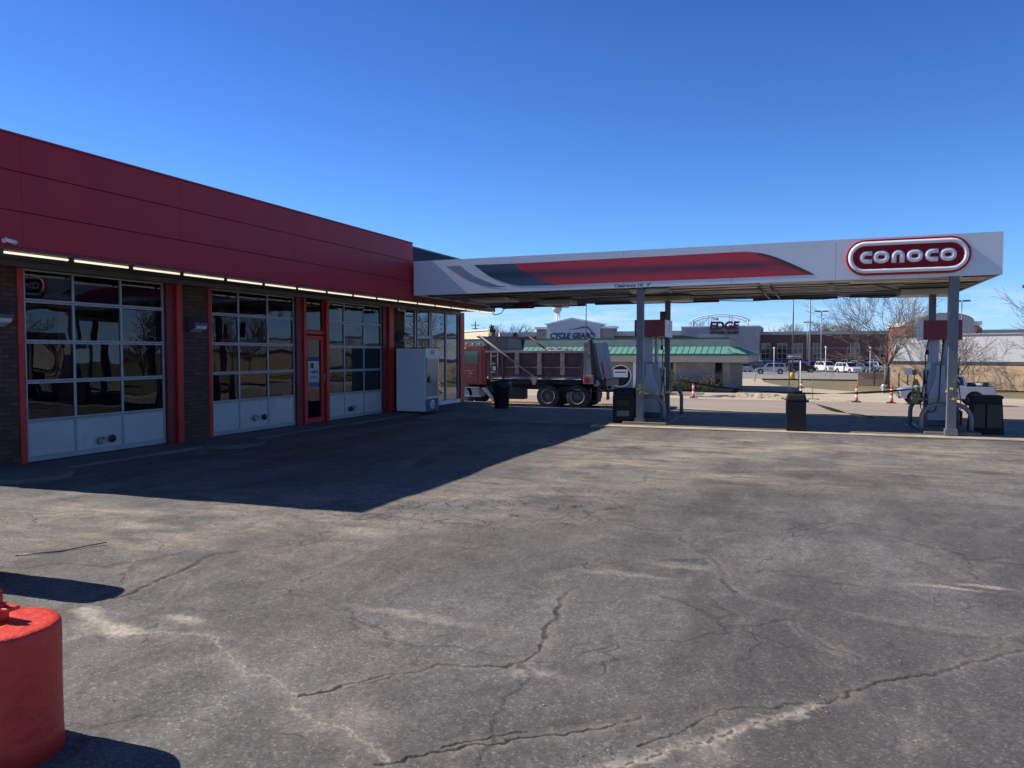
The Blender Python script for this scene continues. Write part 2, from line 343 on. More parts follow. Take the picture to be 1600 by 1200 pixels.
def make_lot():
    hd = math.pi/2+YAW                                   # the part of the lot one can see gets the fine rows
    th = np.concatenate([np.linspace(hd-R(52), hd+R(52), 1150), np.linspace(hd+R(52), hd-R(52)+2*math.pi, 90)[1:-1]])
    th = np.sort(th)
    rr = np.concatenate([[.25, .7, 1.1, 1.4], 1/np.linspace(1/1.7, 1/21., 820), np.linspace(21.6, 44, 30)])
    nt_, nr = len(th), len(rr)
    T, RR = np.meshgrid(th, rr); X = RR*np.cos(T); Y = RR*np.sin(T)
    X = X.ravel(); Y = np.minimum(Y.ravel(), 36.9); Z = np.interp(Y, PY, PZ)
    # warped coordinates so that the crack lines wander
    wx = X+(fbm(X*9, Y*9, 4)-.5)*.09+(fbm(X*30, Y*30, 2)-.5)*.02+(fbm(X*2+5, Y*2, 2)-.5)*.05; wy = Y+(fbm(X*9+40, Y*9+13, 4)-.5)*.09+(fbm(X*30+7, Y*30+3, 2)-.5)*.02+(fbm(X*2+50, Y*2+7, 2)-.5)*.05
    fine = fbm(X*40, Y*40, 2); cell = 1.0*(X*X+Y*Y)*.54/820
    crack = np.zeros_like(X); sand = np.zeros_like(X)
    for k, pl in CRACKS.items():
        if k[0] == 'c':
            wd = WID.get(k, .006)*.75; d = seg_dist(wx, wy, pl); wv = wd*(.5+1.0*fbm(X*14, Y*14, 2))*(.35+1.1*fbm(X*1.7+3, Y*1.7, 2)); we = np.maximum(wv, cell)
            crack = np.maximum(crack, np.clip(1.5-d/we, 0, 1)*np.clip(wv/we*1.6, 0, 1))
            sand = np.maximum(sand, .28*np.exp(-(d/.05)**2)*fbm(X*6, Y*6, 3))
        else:
            d = seg_dist(wx, wy, pl)
            if k == 'S1':
                sand = np.maximum(sand, np.clip(1.3-d/(.01+.035*fine**2), 0, 1)*.5); crack = np.maximum(crack, np.clip(1-d/.006, 0, 1)*.5*(fine > .5))
                sand = np.maximum(sand, .3*np.exp(-(d/.09)**2)*fbm(X*7, Y*7, 3))
            elif k == 'S2':
                sand = np.maximum(sand, np.clip(1.3-d/(.014+.04*fine), 0, 1)*.6); crack = np.maximum(crack, np.clip(1-d/.012, 0, 1)*.8*(fine > .52))
            else: sand = np.maximum(sand, np.clip(1.2-d/.07, 0, 1)*.8)
    # broken patch where the cracks meet, filled with pale grit
    for cx, cy, sx_, sy_, a_ in ((-3.84, 3.36, .24, .09, 1.1), (-3.62, 3.62, .16, .05, .7), (-1.9, 2.95, .22, .1, .35), (-.42, 3.2, .2, .1, .3), (-1.35, 3.66, .2, .07, .4), (-2.3, 4.25, .5, .06, .4),
                                 (.9, 6.1, .25, .03, .8), (1.15, 6.25, .16, .03, .8), (-.9, 6.0, .22, .08, .5), (-3.9, 6.0, .35, .14, .5), (-1.3, 5.6, .4, .05, .4)):
        n_ = fbm(X*5+cx, Y*5+cy, 4)
        sand = np.maximum(sand, np.clip(a_*np.exp(-((wx-cx)/sx_)**2-((wy-cy)/sy_)**2)*(.35+1.3*n_)-.05, 0, 1))
    tan = np.zeros_like(X)
    for cx, cy, s_x, s_y, a_ in ((-1, 13.2, 7, 3.2, .5), (-6.6, 5.8, 2.6, 1.7, .6), (-3.6, 7.6, 2, 1.6, .4), (-3.2, 3.9, 1.2, .8, .2), (-5.8, 5.8, 1.6, 1.2, .7), (-4.6, 6.6, .8, .5, .8), (-2.4, 12.5, 2.3, 1.6, .8), (.2, 14.6, 3.4, 1.3, .8), (-2.6, 9.6, 1.0, 1.4, .6), (-1.2, 10.5, 1.6, .5, .8), (3.5, 13.5, 3, 1.5, .55), (-3.4, 8.0, .9, .9, .45)):
        tan += a_*np.exp(-((X-cx)/s_x)**2-((Y-cy)/s_y)**2)
    tan = np.clip(tan, 0, 1.2)*np.clip((fbm(X*1.1, Y*1.9, 6, .62)-.3)*3.2, 0, 1)
    ali = np.zeros_like(X)
    for cx, cy, s_x, s_y, a_ in ((-3.4, 7.1, 1.3, .9, 1), (-2.5, 8.3, 1.0, 1.0, .9), (-.5, 8.2, 1.1, .6, .5), (-4.6, 6.8, .6, .6, .7), (-6.2, 8.5, 1.5, 1.5, .5)):
        ali += a_*np.exp(-((X-cx)/s_x)**2-((Y-cy)/s_y)**2)
    ali = np.clip(ali, 0, 1)
    tyre = np.zeros_like(X)
    for pl, w_, a_ in TYRES:
        d = seg_dist(X+(fbm(X*1.3, Y*1.3, 2)-.5)*.2, Y+(fbm(X*1.3+9, Y*1.3, 2)-.5)*.2, pl); tyre = np.maximum(tyre, a_*np.clip(1.4-d/w_, 0, 1)*(.45+1.1*fbm(X*9, Y*2.5, 3)))
    oil_vignette = np.zeros_like(X)                       # worn, oily parts, with lens vignetting painted in as darker asphalt near right
    for cx, cy, s_x, s_y, a_ in ((.9, 4.2, 1.8, 1.5, .9), (1.3, 3.0, 1.6, 1.2, .5), (-.5, 5.0, 1.0, .9, .5), (-1.2, 3.3, 1.2, .7, .4), (2.5, 8.0, 2.2, 1.8, .6), (-6.8, 11, 2.2, 3.0, .5), (1.0, 11.5, 3, .8, .35), (-2.2, 5.6, .9, .8, .3)):
        oil_vignette += a_*np.exp(-((X-cx)/s_x)**2-((Y-cy)/s_y)**2)
    oil_vignette = np.clip(oil_vignette, 0, 1)*np.clip(.25+1.5*fbm(X*.9+3, Y*.9, 4), 0, 1.3)
    near = np.clip((19-Y)/3, 0, 1)
    Z = Z+((fbm(X*.45, Y*.45, 3)-.5)*.07+(fbm(X*3, Y*3, 3)-.5)*.014+(fbm(X*22, Y*22, 2)-.5)*.005)*near
    Z = Z-crack*.0035*near-np.clip(sand-.4, 0, 1)*.006
    # a lip along the long crack, one slab a little higher than the other
    idx = np.arange(nt_*nr).reshape(nr, nt_)
    a_ = idx[:-1]; b_ = np.roll(a_, -1, 1); d_ = idx[1:]; c_ = np.roll(d_, -1, 1)
    F = np.stack([a_, d_, c_, b_], -1).reshape(-1, 4)
    keep = ~((Y[F].min(1) >= 36.89)); F = F[keep]
    me = bpy.data.meshes.new('parking_lot'); me.vertices.add(len(X)); me.vertices.foreach_set('co', np.stack([X, Y, Z], 1).ravel().astype(np.float32))
    me.loops.add(F.size); me.loops.foreach_set('vertex_index', F.ravel().astype(np.int32))
    me.polygons.add(len(F)); me.polygons.foreach_set('loop_start', np.arange(0, F.size, 4, dtype=np.int32)); me.polygons.foreach_set('loop_total', np.full(len(F), 4, dtype=np.int32))
    me.polygons.foreach_set('use_smooth', np.ones(len(F), dtype=bool)); me.update(calc_edges=True); me.validate()
    ca = me.attributes.new('mask', 'FLOAT_COLOR', 'POINT'); ca.data.foreach_set('color', np.stack([crack, sand, tan, ali], 1).ravel().astype(np.float32))
    cb_ = me.attributes.new('wear_vignette', 'FLOAT_COLOR', 'POINT'); cb_.data.foreach_set('color', np.stack([np.clip(tyre, 0, 1), np.clip(oil_vignette, 0, 1), tan*0, tan*0+1], 1).ravel().astype(np.float32))
    return me
def asphalt_mat():
    m = bpy.data.materials.new('weathered_asphalt'); m.use_nodes = True; t = m.node_tree; n = t.nodes.new; l = t.links.new; b = t.nodes['Principled BSDF']
    tcn = n('ShaderNodeTexCoord'); P = tcn.outputs['Object']
    at = n('ShaderNodeAttribute'); at.attribute_name = 'mask'; sp = n('ShaderNodeSeparateColor'); l(at.outputs['Color'], sp.inputs[0])
    def noise(s, d=6, r=.6, st=None, dist=0):
        z = n('ShaderNodeTexNoise'); z.inputs['Scale'].default_value = s; z.inputs['Detail'].default_value = d; z.inputs['Roughness'].default_value = r; z.inputs['Distortion'].default_value = dist
        if st: q = n('ShaderNodeMapping'); q.inputs['Scale'].default_value = st[:3]; q.inputs['Rotation'].default_value = (0, 0, R(st[3]) if len(st) > 3 else 0); l(P, q.inputs[0]); l(q.outputs[0], z.inputs['Vector'])
        else: l(P, z.inputs['Vector'])
        return z.outputs['Fac']
    def ramp(x, *st, interp='LINEAR'):
        r = n('ShaderNodeValToRGB'); r.color_ramp.interpolation = interp
        while len(r.color_ramp.elements) < len(st): r.color_ramp.elements.new(.5)
        for e_, (p, c) in zip(r.color_ramp.elements, st): e_.position = p; e_.color = (*c, 1) if isinstance(c, tuple) else (c, c, c, 1)
        l(x, r.inputs[0]); return r.outputs[0]
    def mix(f, a_, c, mode='MIX'):
        q = n('ShaderNodeMixRGB'); q.blend_type = mode
        for s_, v in ((q.inputs['Fac'], f), (q.inputs[1], a_), (q.inputs[2], c)):
            if isinstance(v, (int, float)): s_.default_value = v
            elif isinstance(v, tuple): s_.default_value = (*v, 1)
            else: l(v, s_)
        return q.outputs[0]
    def math_(op, a_, c):
        q = n('ShaderNodeMath'); q.operation = op; q.use_clamp = True
        for s_, v in ((q.inputs[0], a_), (q.inputs[1], c)):
            if isinstance(v, (int, float)): s_.default_value = v
            else: l(v, s_)
        return q.outputs[0]
    base = ramp(noise(.55, 8, .62), (.3, (.112, .108, .107)), (.5, (.142, .136, .133)), (.7, (.172, .164, .158)))
    base = mix(1, base, ramp(noise(3.2, 8, .7), (.3, .76), (.7, 1.24)), 'MULTIPLY')
    base = mix(1, base, ramp(noise(15, 10, .78), (.33, .76), (.67, 1.24)), 'MULTIPLY')
    base = mix(1, base, ramp(noise(.9, 7, .6, (1, .22, 1, 12)), (.37, .78), (.63, 1.18)), 'MULTIPLY')
    base = mix(1, base, ramp(noise(1.1, 7, .6, (1, .16, 1, -66)), (.37, .8), (.63, 1.17)), 'MULTIPLY')
    # oily darker drips and tyre-polished bands
    base = mix(math_('MULTIPLY', ramp(noise(.42, 5, .5, (1, .6, 1, 30), .6), (.56, 0.), (.72, 1.)), .42), base, (.075, .072, .075))
    aw = n('ShaderNodeAttribute'); aw.attribute_name = 'wear_vignette'; sw = n('ShaderNodeSeparateColor'); l(aw.outputs['Color'], sw.inputs[0])
    base = mix(math_('MULTIPLY', sw.outputs['Green'], .62), base, (.083, .078, .077))  # oil darkening together with the painted vignette
    base = mix(math_('MULTIPLY', sw.outputs['Red'], .6), base, (.07, .066, .065))
    # pale dusty bloom
    base = mix(math_('MULTIPLY', ramp(noise(1.7, 9, .72, (1, .45, 1, 70), .4), (.54, 0.), (.74, 1.)), .48), base, (.31, .285, .255))
    # tan silt
    base = mix(math_('MULTIPLY', sp.outputs['Blue'], ramp(noise(2.4, 8, .7, (.6, 1.6, 1)), (.38, .1), (.6, 1.))), base, (.35, .295, .235))
    # sharp aggregate
    vo = n('ShaderNodeTexVoronoi'); vo.inputs['Scale'].default_value = 95; l(P, vo.inputs['Vector'])
    sv = n('ShaderNodeSeparateColor'); l(vo.outputs['Color'], sv.inputs[0])
    base = mix(.75, base, ramp(sv.outputs[0], (0., .66), (.5, .95), (.86, 1.12), (.94, 1.55), (1., 2.0)), 'MULTIPLY')
    v2 = n('ShaderNodeTexVoronoi'); v2.inputs['Scale'].default_value = 26; v2.inputs['Randomness'].default_value = 1; l(P, v2.inputs['Vector'])
    s2 = n('ShaderNodeSeparateColor'); l(v2.outputs['Color'], s2.inputs[0])
    speck = math_('MULTIPLY', ramp(v2.outputs['Distance'], (.0, 1.), (.22, 0.)), ramp(s2.outputs[1], (.9, 0.), (.93, 1.)))
    base = mix(math_('MULTIPLY', speck, .5), base, (.4, .37, .33))
    # fine web of cracks where the top has gone, thin wandering ones elsewhere
    dn = n('ShaderNodeTexNoise'); dn.inputs['Scale'].default_value = 2.6; dn.inputs['Detail'].default_value = 5; l(P, dn.inputs['Vector'])
    wp = n('ShaderNodeVectorMath'); wp.operation = 'MULTIPLY_ADD'; l(dn.outputs['Color'], wp.inputs[0]); wp.inputs[1].default_value = (.5, .5, .0); l(P, wp.inputs[2])
    def web(s_, lo, hi):
        v = n('ShaderNodeTexVoronoi'); v.feature = 'DISTANCE_TO_EDGE'; v.inputs['Scale'].default_value = s_; l(wp.outputs[0], v.inputs['Vector'])
        return ramp(v.outputs['Distance'], (lo, 1.), (hi, 0.))
    big = math_('MULTIPLY', web(.62, .004, .011), ramp(noise(.8, 3, .5), (.47, 0.), (.54, 1.)))
    ali = math_('MULTIPLY', web(4.2, .015, .05), math_('MULTIPLY', at.outputs['Alpha'], ramp(noise(2.2, 4), (.42, 0.), (.56, 1.))))
    mid = math_('MULTIPLY', web(1.5, .006, .016), ramp(noise(1.3, 3, .5, (1, 1, 1, 40)), (.54, 0.), (.6, 1.)))
    cr_ = math_('MAXIMUM', math_('MAXIMUM', sp.outputs['Red'], math_('MULTIPLY', big, .4)), math_('MAXIMUM', math_('MULTIPLY', ali, .75), math_('MULTIPLY', mid, .5)))
    sandc = mix(ramp(noise(30, 3), (.4, 0.), (.6, 1.)), (.36, .31, .25), (.55, .5, .43))
    base = mix(math_('MULTIPLY', sp.outputs['Green'], .95), base, sandc)
    base = mix(math_('MULTIPLY', cr_, .93), base, (.018, .017, .017))
    l(base, b.inputs['Base Color'])
    l(ramp(noise(4, 4), (.3, .7), (.7, .88)), b.inputs['Roughness']); b.inputs['Specular IOR Level'].default_value = .32
    h = n('ShaderNodeMath'); h.operation = 'SUBTRACT'
    hh = n('ShaderNodeMath'); hh.operation = 'MULTIPLY_ADD'; l(sv.outputs[0], hh.inputs[0]); hh.inputs[1].default_value = .28; l(noise(38, 6, .75), hh.inputs[2])
    l(hh.outputs[0], h.inputs[0]); l(cr_, h.inputs[1])
    bu = n('ShaderNodeBump'); bu.inputs['Strength'].default_value = .6; bu.inputs['Distance'].default_value = .006; l(h.outputs[0], bu.inputs['Height']); l(bu.outputs[0], b.inputs['Normal'])
    return m
M['asphalt'] = asphalt_mat()
M['grass'] = mat('grass', (.2, .165, .09), .95, var=.3, vs=.35, dirt=((.1, .11, .04), 1.1, .8, .48), bump=.6, bs=30)
M['road'] = mat('road', (.36, .285, .235), .9, var=.14, vs=.5, stretch=(.15, 1.6, 1), dirt=((.17, .15, .14), .8, .6, .5), bump=.2, bs=30)
M['far_lot'] = mat('far_lot', (.26, .245, .24), .9, var=.12, vs=.2, stretch=(.3, 1.5, 1))
sheet('ground', [(-3000, -800), (3000, -800), (3000, 5000), (-3000, 5000)], -.16, M['grass'], 'dry winter ground beyond the forecourt and the road')
o = link_mesh('parking_lot', make_lot(), M['asphalt'], None, (0, 0, 0)); struct(o, 'cracked grey asphalt forecourt in front of the garage')
NC = [(-70, 36.2), (-8, 36.0), (-5.5, 35.1), (-3, 33.7), (3, 32.9), (70, 32.2)]
sheet('road', NC+[(70, 51.7), (-70, 51.7)], .03, M['road'], 'four lane street behind the fuel canopy')
sheet('gutter', [(x, y-.55) for x, y in NC]+[(x, y+.1) for x, y in reversed(NC)], .036, M['conc_pale'], 'pale concrete gutter along the near edge of the street')
sheet('far_kerb', [(-70, 51.6), (70, 51.6), (70, 52.5), (-70, 52.5)], .06, M['conc_pale'], 'pale concrete kerb along the far side of the street')
sheet('driveway', [(-9, 52.55), (70, 52.55), (70, 58), (20, 60.5), (12, 63), (6, 67.5), (1, 74), (-2.5, 80), (-5, 92), (-6, 104), (-16, 104), (-12, 92), (-7.2, 84), (-5.6, 66), (-5.6, 58)], .0, M['conc_pale'], 'broad pale concrete driveway apron across the street')
sheet('pavement', [(-70, 52.55), (-9.05, 52.55), (-5.65, 58), (-5.65, 64), (-70, 64)], -.01, M['conc_pale'], 'pale pavement in front of the green roofed restaurant')
sheet('parking_area', [(-70, 104.5), (34, 104.5), (34, 187), (-70, 187)], -.0, M['far_lot'], 'grey car park in front of the brick stores')
k = MB()
for (xa, ya), (xb, yb) in zip(NC[:2], NC[1:3]):
    if xa < -20: xa = -20
    z0 = -.93; k.prism([(xa, ya), (xb, yb), (xb, yb+.16), (xa, ya+.16)], 'z', z0-.02, z0+.13)
o = k.build('kerb', M['yellow_curb'], None, loc=(0, 0, 0)); struct(o, 'yellow painted kerb behind the dump truck wheels')
# forecourt slabs
M['pad_edge'] = mat('pad_edge', (.5, .4, .28), .85, var=.16, vs=2, dirt=((.26, .22, .17), 1.4, .85, .47))
pad = MB().box(-9.2, 30, 17.06, 21.4, -.2, .035); o = pad.build('canopy_slab', M['concrete'], None, loc=(0, 0, 0)); struct(o, 'concrete slab under the fuel canopy')
o = MB().box(-4.6, 30, 16.62, 17.05, -.2, .024).build('slab_edge', M['pad_edge'], None, loc=(0, 0, 0)); struct(o, 'tan concrete strip along the front of the canopy slab')
ap = MB(); ap.box(-10.75, -9.85, 7.3, 23.4, -.2, .03)
for yc in (7.15, 11.1): ap.lathe([(.62, -.2), (.62, .034), (.6, .038)], (-9.85, yc, 0), n=28)
M['apron'] = mat('apron', (.13, .124, .118), .9, var=.25, vs=1.2, bump=.4, bs=25, dirt=((.09, .085, .08), 1.3, .8, .48))
o = ap.build('apron', M['apron'], None, bevel=.012, loc=(0, 0, 0)); struct(o, 'narrow concrete apron along the foot of the garage wall')

# ------------------------------------------------------------------ lettering
_tm = []
def text_mesh(body, wdt, hgt, depth=.01, bold=0, shear=0, sx_only=False):
    """flat lettering in the x-z plane facing -y, origin at its lower left corner, stretched to wdt x hgt"""
    c = bpy.data.curves.new('lettering', 'FONT'); c.body = body; c.size = 1; c.extrude = .5; c.offset = bold; c.resolution_u = 3
    o = bpy.data.objects.new('tmp', c); col.objects.link(o); bpy.context.view_layer.update()
    me = bpy.data.meshes.new_from_object(o.evaluated_get(bpy.context.evaluated_depsgraph_get()))
    bpy.data.objects.remove(o); bpy.data.curves.remove(c)
    n = len(me.vertices); a = np.empty(n*3); me.vertices.foreach_get('co', a); a = a.reshape(-1, 3)
    lo, hi = a.min(0), a.max(0)
    x = (a[:, 0]-lo[0])/(hi[0]-lo[0])*wdt; z = (a[:, 1]-lo[1])/(hi[1]-lo[1])*hgt; y = -(a[:, 2]-lo[2])/(hi[2]-lo[2])*depth
    me.vertices.foreach_set('co', np.stack([x+z*shear, y, z], 1).ravel()); me.materials.clear(); me.update()
    return me
def text(name, body, x, y, z, wdt, hgt, m, parent, depth=.01, bold=0, shear=0, rz=0):
    me = text_mesh(body, wdt, hgt, depth, bold, shear)
    me.transform(Matrix.Translation((x, y, z)) @ Matrix.Rotation(rz, 4, 'Z'))
    return link_mesh(name, me, m, parent)

# ------------------------------------------------------------------ the garage
WX = -10.64; FX = -9.3
M['brick'] = brick_mat('brick', (.075, .034, .025), (.135, .06, .04), (.035, .03, .028))
M['brick_y'] = brick_mat('brick_y', (.075, .034, .025), (.135, .06, .04), (.035, .03, .028), plane='xz')
gar = thing('service_garage', (-14, 15, 0), 'long low brick service garage with a deep red panelled fascia and three glazed bay doors', 'garage', world=True)
for y0, y1 in ((6.5, 7.72), (10.75, 11.46), (18.25, 19.0)): box('brick_pier', M['brick'], gar, -10.86, WX, y0, y1, -.1, 2.96)
for x1, y0, y1 in ((-10.87, 6.5, 6.72), (-10.9, 22.7, 22.9)): box('end_wall', M['brick_y'], gar, -18.2, x1, y0, y1, -.1, 2.96)
box('rear_wall', M['brick'], gar, -18.4, -18.21, 6.5, 22.9, -.1, 2.96)
# interior shell
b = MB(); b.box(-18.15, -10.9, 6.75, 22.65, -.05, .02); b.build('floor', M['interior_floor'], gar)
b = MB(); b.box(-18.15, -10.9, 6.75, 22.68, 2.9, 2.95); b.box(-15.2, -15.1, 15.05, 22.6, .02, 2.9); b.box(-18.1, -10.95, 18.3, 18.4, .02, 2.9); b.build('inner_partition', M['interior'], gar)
# roof block, soffit, fascia panels
box('roof', M['shingle'], gar, -18.4, FX-.05, 6.47, 17.0, 3.0, 4.33)
b = MB()
b.add([(FX-.05,17.02,3.8),(-9.95,17.02,4.45),(-9.95,22.9,4.45),(FX-.05,22.5,3.8),(-18.4,17.02,4.45),(-18.4,22.9,4.45),(FX-.05,17.02,2.99),(FX-.05,22.5,2.99),(-18.4,17.02,2.99),(-18.4,22.9,2.99)],
      [(0,1,2,3),(1,4,5,2),(0,3,7,6),(3,2,5,9,7),(4,8,9,5),(0,6,8,4,1)]); b.build('mansard', M['shingle'], gar)
b = MB(); b.box(-9.99, -9.92, 17.02, 22.9, 4.44, 4.48); b.build('ridge_cap', M['alu_dark'], gar)
b = MB(); zr = [2.97, 3.42, 3.915, 4.365]; ys = [6.45, 6.85, 9.47, 12.3, 15.0, 17.04]
for i in range(3):
    for j in range(5): b.box(FX-.03, FX, ys[j]+.0015, ys[j+1]-.0015, zr[i]+.006, zr[i+1]-.006)
b.build('fascia_panel', M['red_panel'], gar, bevel=.0015)
b = MB(); b.box(FX-.045, FX-.031, 6.45, 17.03, 2.95, 4.36); b.box(FX-.05, FX-.002, 6.44, 22.4, 2.93, 2.972); b.box(FX-.03, FX, 17.045, 22.4, 2.975, 3.2); b.build('fascia_frame', M['dark_red'], gar)
box('fascia_coping', M['red_panel'], gar, FX-.16, FX+.012, 6.43, 17.045, 4.366, 4.39)
box('fascia_end', M['red_panel'], gar, -18.4, FX-.05, 6.43, 6.46, 2.97, 4.36)
box('soffit', M['soffit'], gar, -10.63, FX-.055, 6.47, 22.4, 2.955, 2.985)
b = MB(); b.box(-10.63, -10.5, 6.5, 22.4, 2.87, 2.953); b.build('soffit_trim', M['alu_dark'], gar)
rail = MB(); rail.box(FX-.16, FX-.055, 6.5, 22.3, 2.925, 2.953); rail.build('light_channel', M['alu_dark'], gar)
yy = 6.68; first = None
for i in range(16):
    m_ = MB().seg((FX-.105, yy, 2.903), (FX-.105, yy+.88, 2.903), .015, n=8)
    m_.build('fluorescent_tube', M['tube'], gar); yy += .985

def vent(parent, y, z):
    v = MB(); v.lathe([(.062, 0), (.062, .05), (.05, .055), (.05, .02), (.0, .018)], (WX, y, z), ax='x', n=20)
    v.build('exhaust_port', M['galv'], parent)
def vent2(parent, y, z):
    MB().lathe([(.06, 0), (.064, .02), (.0, .024)], (WX, y, z), ax='x', n=20).build('exhaust_hole', M['black'], parent)
def bay_door(name, y0, y1, yc, zc, vents):
    """overhead door: yc vertical bars, zc horizontal bars from the sill up"""
    d = bpy.data.objects.new(name, None); col.objects.link(d); d.parent = gar; OFF[d.name] = OFF[gar.name]
    X = WX-.03
    f = MB(); zt = zc[-1]
    for i, z in enumerate(zc[1:]):
        f.box(X-.03, X+.012, y0, y1, z-.028, z-.003); f.box(X-.03, X+.012, y0, y1, z+.003, z+.03)
    f.box(X-.03, X+.012, y0, y1, .045, .12)
    for y in yc:
        for z0, z1 in zip(zc[:-1], zc[1:]): f.box(X-.028, X+.008, y-.02, y+.02, z0+.031, z1-.029)
    f.build('bar', M['alu'], d, bevel=.002)
    p = MB()
    for ya, yb in zip(yc[:-1], yc[1:]): p.box(X-.024, X-.004, ya+.021, yb-.021, .121, zc[1]-.03)
    p.build('solid_panel', M['door_white'], d, bevel=.004)
    g = MB()
    for a_, (z0, z1) in enumerate(zip(zc[1:-1], zc[2:])):
        for c_, (ya, yb) in enumerate(zip(yc[:-1], yc[1:])):
            t1, t2 = random.uniform(-.006, .006), random.uniform(-.006, .006)   # old panes never sit quite in one plane
            g.add([(X-.012+t1, ya+.02, z0+.03), (X-.012-t1, yb-.02, z0+.03), (X-.012-t1+t2, yb-.02, z1-.028), (X-.012+t1+t2, ya+.02, z1-.028)], [(0, 1, 2, 3)])
    g.build('pane', M['glass'], d, fix=False)
    for k, y, z in vents: (vent if k else vent2)(d, y, z)
    MB().box(X-.03, X+.01, y0, y1, 2.86, 2.95).build('header', M['alu_dark'], d)
    return d
random.seed(3)
bay_door('bay_door', 7.83, 10.43, [7.85, 8.65, 9.53, 10.41], [.05, .64, 1.22, 1.81, 2.41, 2.87], [(1, 9.07, .24), (0, 9.28, .25)])
bay_door('bay_door', 11.56, 14.1, [11.58, 12.33, 13.21, 14.08], [.05, .69, 1.25, 1.82, 2.39, 2.87], [(1, 12.76, .31), (0, 13.03, .31)])
bay_door('bay_door', 15.3, 17.79, [15.32, 16.05, 16.93, 17.77], [.05, .645, 1.21, 1.79, 2.37, 2.87], [(0, 16.25, .26), (1, 16.41, .27)])
def post(y0, y1, d=.07, m='red_paint'): box('door_post', M[m], gar, WX-.1, WX+d, y0, y1, .03, 2.955, bevel=.006)
post(7.72, 7.82, .02); post(10.44, 10.62, .03, 'dark_red'); post(10.62, 10.75, .09); post(11.46, 11.55, .02); post(14.11, 14.33, .03, 'dark_red'); post(14.33, 14.42, .07)
post(15.18, 15.29, .07); post(17.8, 18.02, .03, 'dark_red'); post(18.02, 18.25, .09)
# narrow entrance door between the bays
d = bpy.data.objects.new('entrance_door', None); col.objects.link(d); d.parent = gar; OFF[d.name] = OFF[gar.name]
f = MB(); X = WX-.02
f.box(X-.04, X+.03, 14.43, 14.53, .045, 2.04); f.box(X-.04, X+.03, 15.04, 15.17, .045, 2.04); f.box(X-.039, X+.029, 14.53, 15.04, .045, .16); f.box(X-.039, X+.029, 14.53, 15.04, 1.95, 2.04)
f.box(X-.04, X+.04, 14.43, 15.17, 2.07, 2.16); f.box(X-.04, X+.02, 14.43, 14.47, 2.17, 2.95); f.box(X-.04, X+.02, 15.12, 15.17, 2.17, 2.95)
f.build('frame', M['red_paint'], d, bevel=.004)
MB().add([(X, 14.53, .16), (X, 15.04, .16), (X, 15.04, 1.95), (X, 14.53, 1.95), (X, 14.47, 2.17), (X, 15.12, 2.17), (X, 15.12, 2.9), (X, 14.47, 2.9)], [(0,1,2,3), (4,5,6,7)]).build('glass', M['glass'], d, fix=False)
MB().tube([(X+.03, 15.08, .95), (X+.09, 15.08, .95), (X+.09, 15.08, 1.15), (X+.03, 15.08, 1.15)], .009).build('handle', M['alu'], d)
M['paper'] = mat('paper', (.5, .5, .47), .8, var=.05); M['ink'] = mat('ink', (.05, .06, .1), .8); M['blue_print'] = mat('blue_print', (.04, .09, .35), .6)
p = MB(); p.box(X+.004, X+.007, 14.58, 14.98, .98, 1.46); p.build('notice', M['paper'], d)
p = MB()
for i in range(7):
    yb = 14.56+i*.064; p.add([(X+.009, yb, 1.47), (X+.009, yb+.035, 1.47), (X+.009, yb+.055, 1.55), (X+.009, yb+.02, 1.55)], [(0, 1, 2, 3)])
p.build('striped_valance', M['blue_print'], d, fix=False)
MB().box(X+.0075, X+.009, 14.68, 14.93, 1.17, 1.24).build('blue_notice', M['blue_print'], d); MB().box(X+.004, X+.008, 14.68, 14.94, .86, .94).build('blue_sticker', M['blue_print'], d)
p = MB()
for z in (1.1, 1.07, 1.04): p.box(X+.0075, X+.0085, 14.64, 14.92-.05*(z > 1.2), z, z+.012)
p.build('print', M['ink'], d); MB().box(X+.0075, X+.0085, 14.66, 14.78, 1.29, 1.41).build('picture', M['ink'], d)
# storefront glazing
d = bpy.data.objects.new('storefront', None); col.objects.link(d); d.parent = gar; OFF[d.name] = OFF[gar.name]
f = MB(); X = WX-.03
for y0, y1 in ((19.0, 19.06), (19.62, 19.68), (19.76, 19.82), (20.52, 20.6), (20.64, 20.72), (21.61, 21.68), (22.52, 22.58)): f.box(X-.05, X+.02, y0, y1, .05, 2.93)
f.box(X-.049, X+.019, 19.06, 22.52, 2.87, 2.93); f.box(X-.049, X+.022, 19.82, 20.52, 2.06, 2.15); f.box(X-.048, X+.018, 19.06, 19.62, .05, .5)
f.build('mullion', M['alu'], d, bevel=.003)
MB().box(X-.08, X+.06, 20.72, 22.7, .045, .16).build('sill', M['white'], d)
g = MB()
for y0, y1, z0, z1 in ((19.06, 19.62, .5, 2.87), (19.82, 20.52, .1, 2.06), (19.82, 20.52, 2.15, 2.87), (20.72, 21.61, .16, 2.87), (21.68, 22.52, .16, 2.87)):
    g.add([(X-.01, y0, z0), (X-.01, y1, z0), (X-.01, y1, z1), (X-.01, y0, z1)], [(0, 1, 2, 3)])
g.build('pane', M['glass2'], d, fix=False)
box('corner_post', M['red_paint'], gar, WX-.12, WX+.04, 22.6, 22.9, .03, 2.95, bevel=.005)
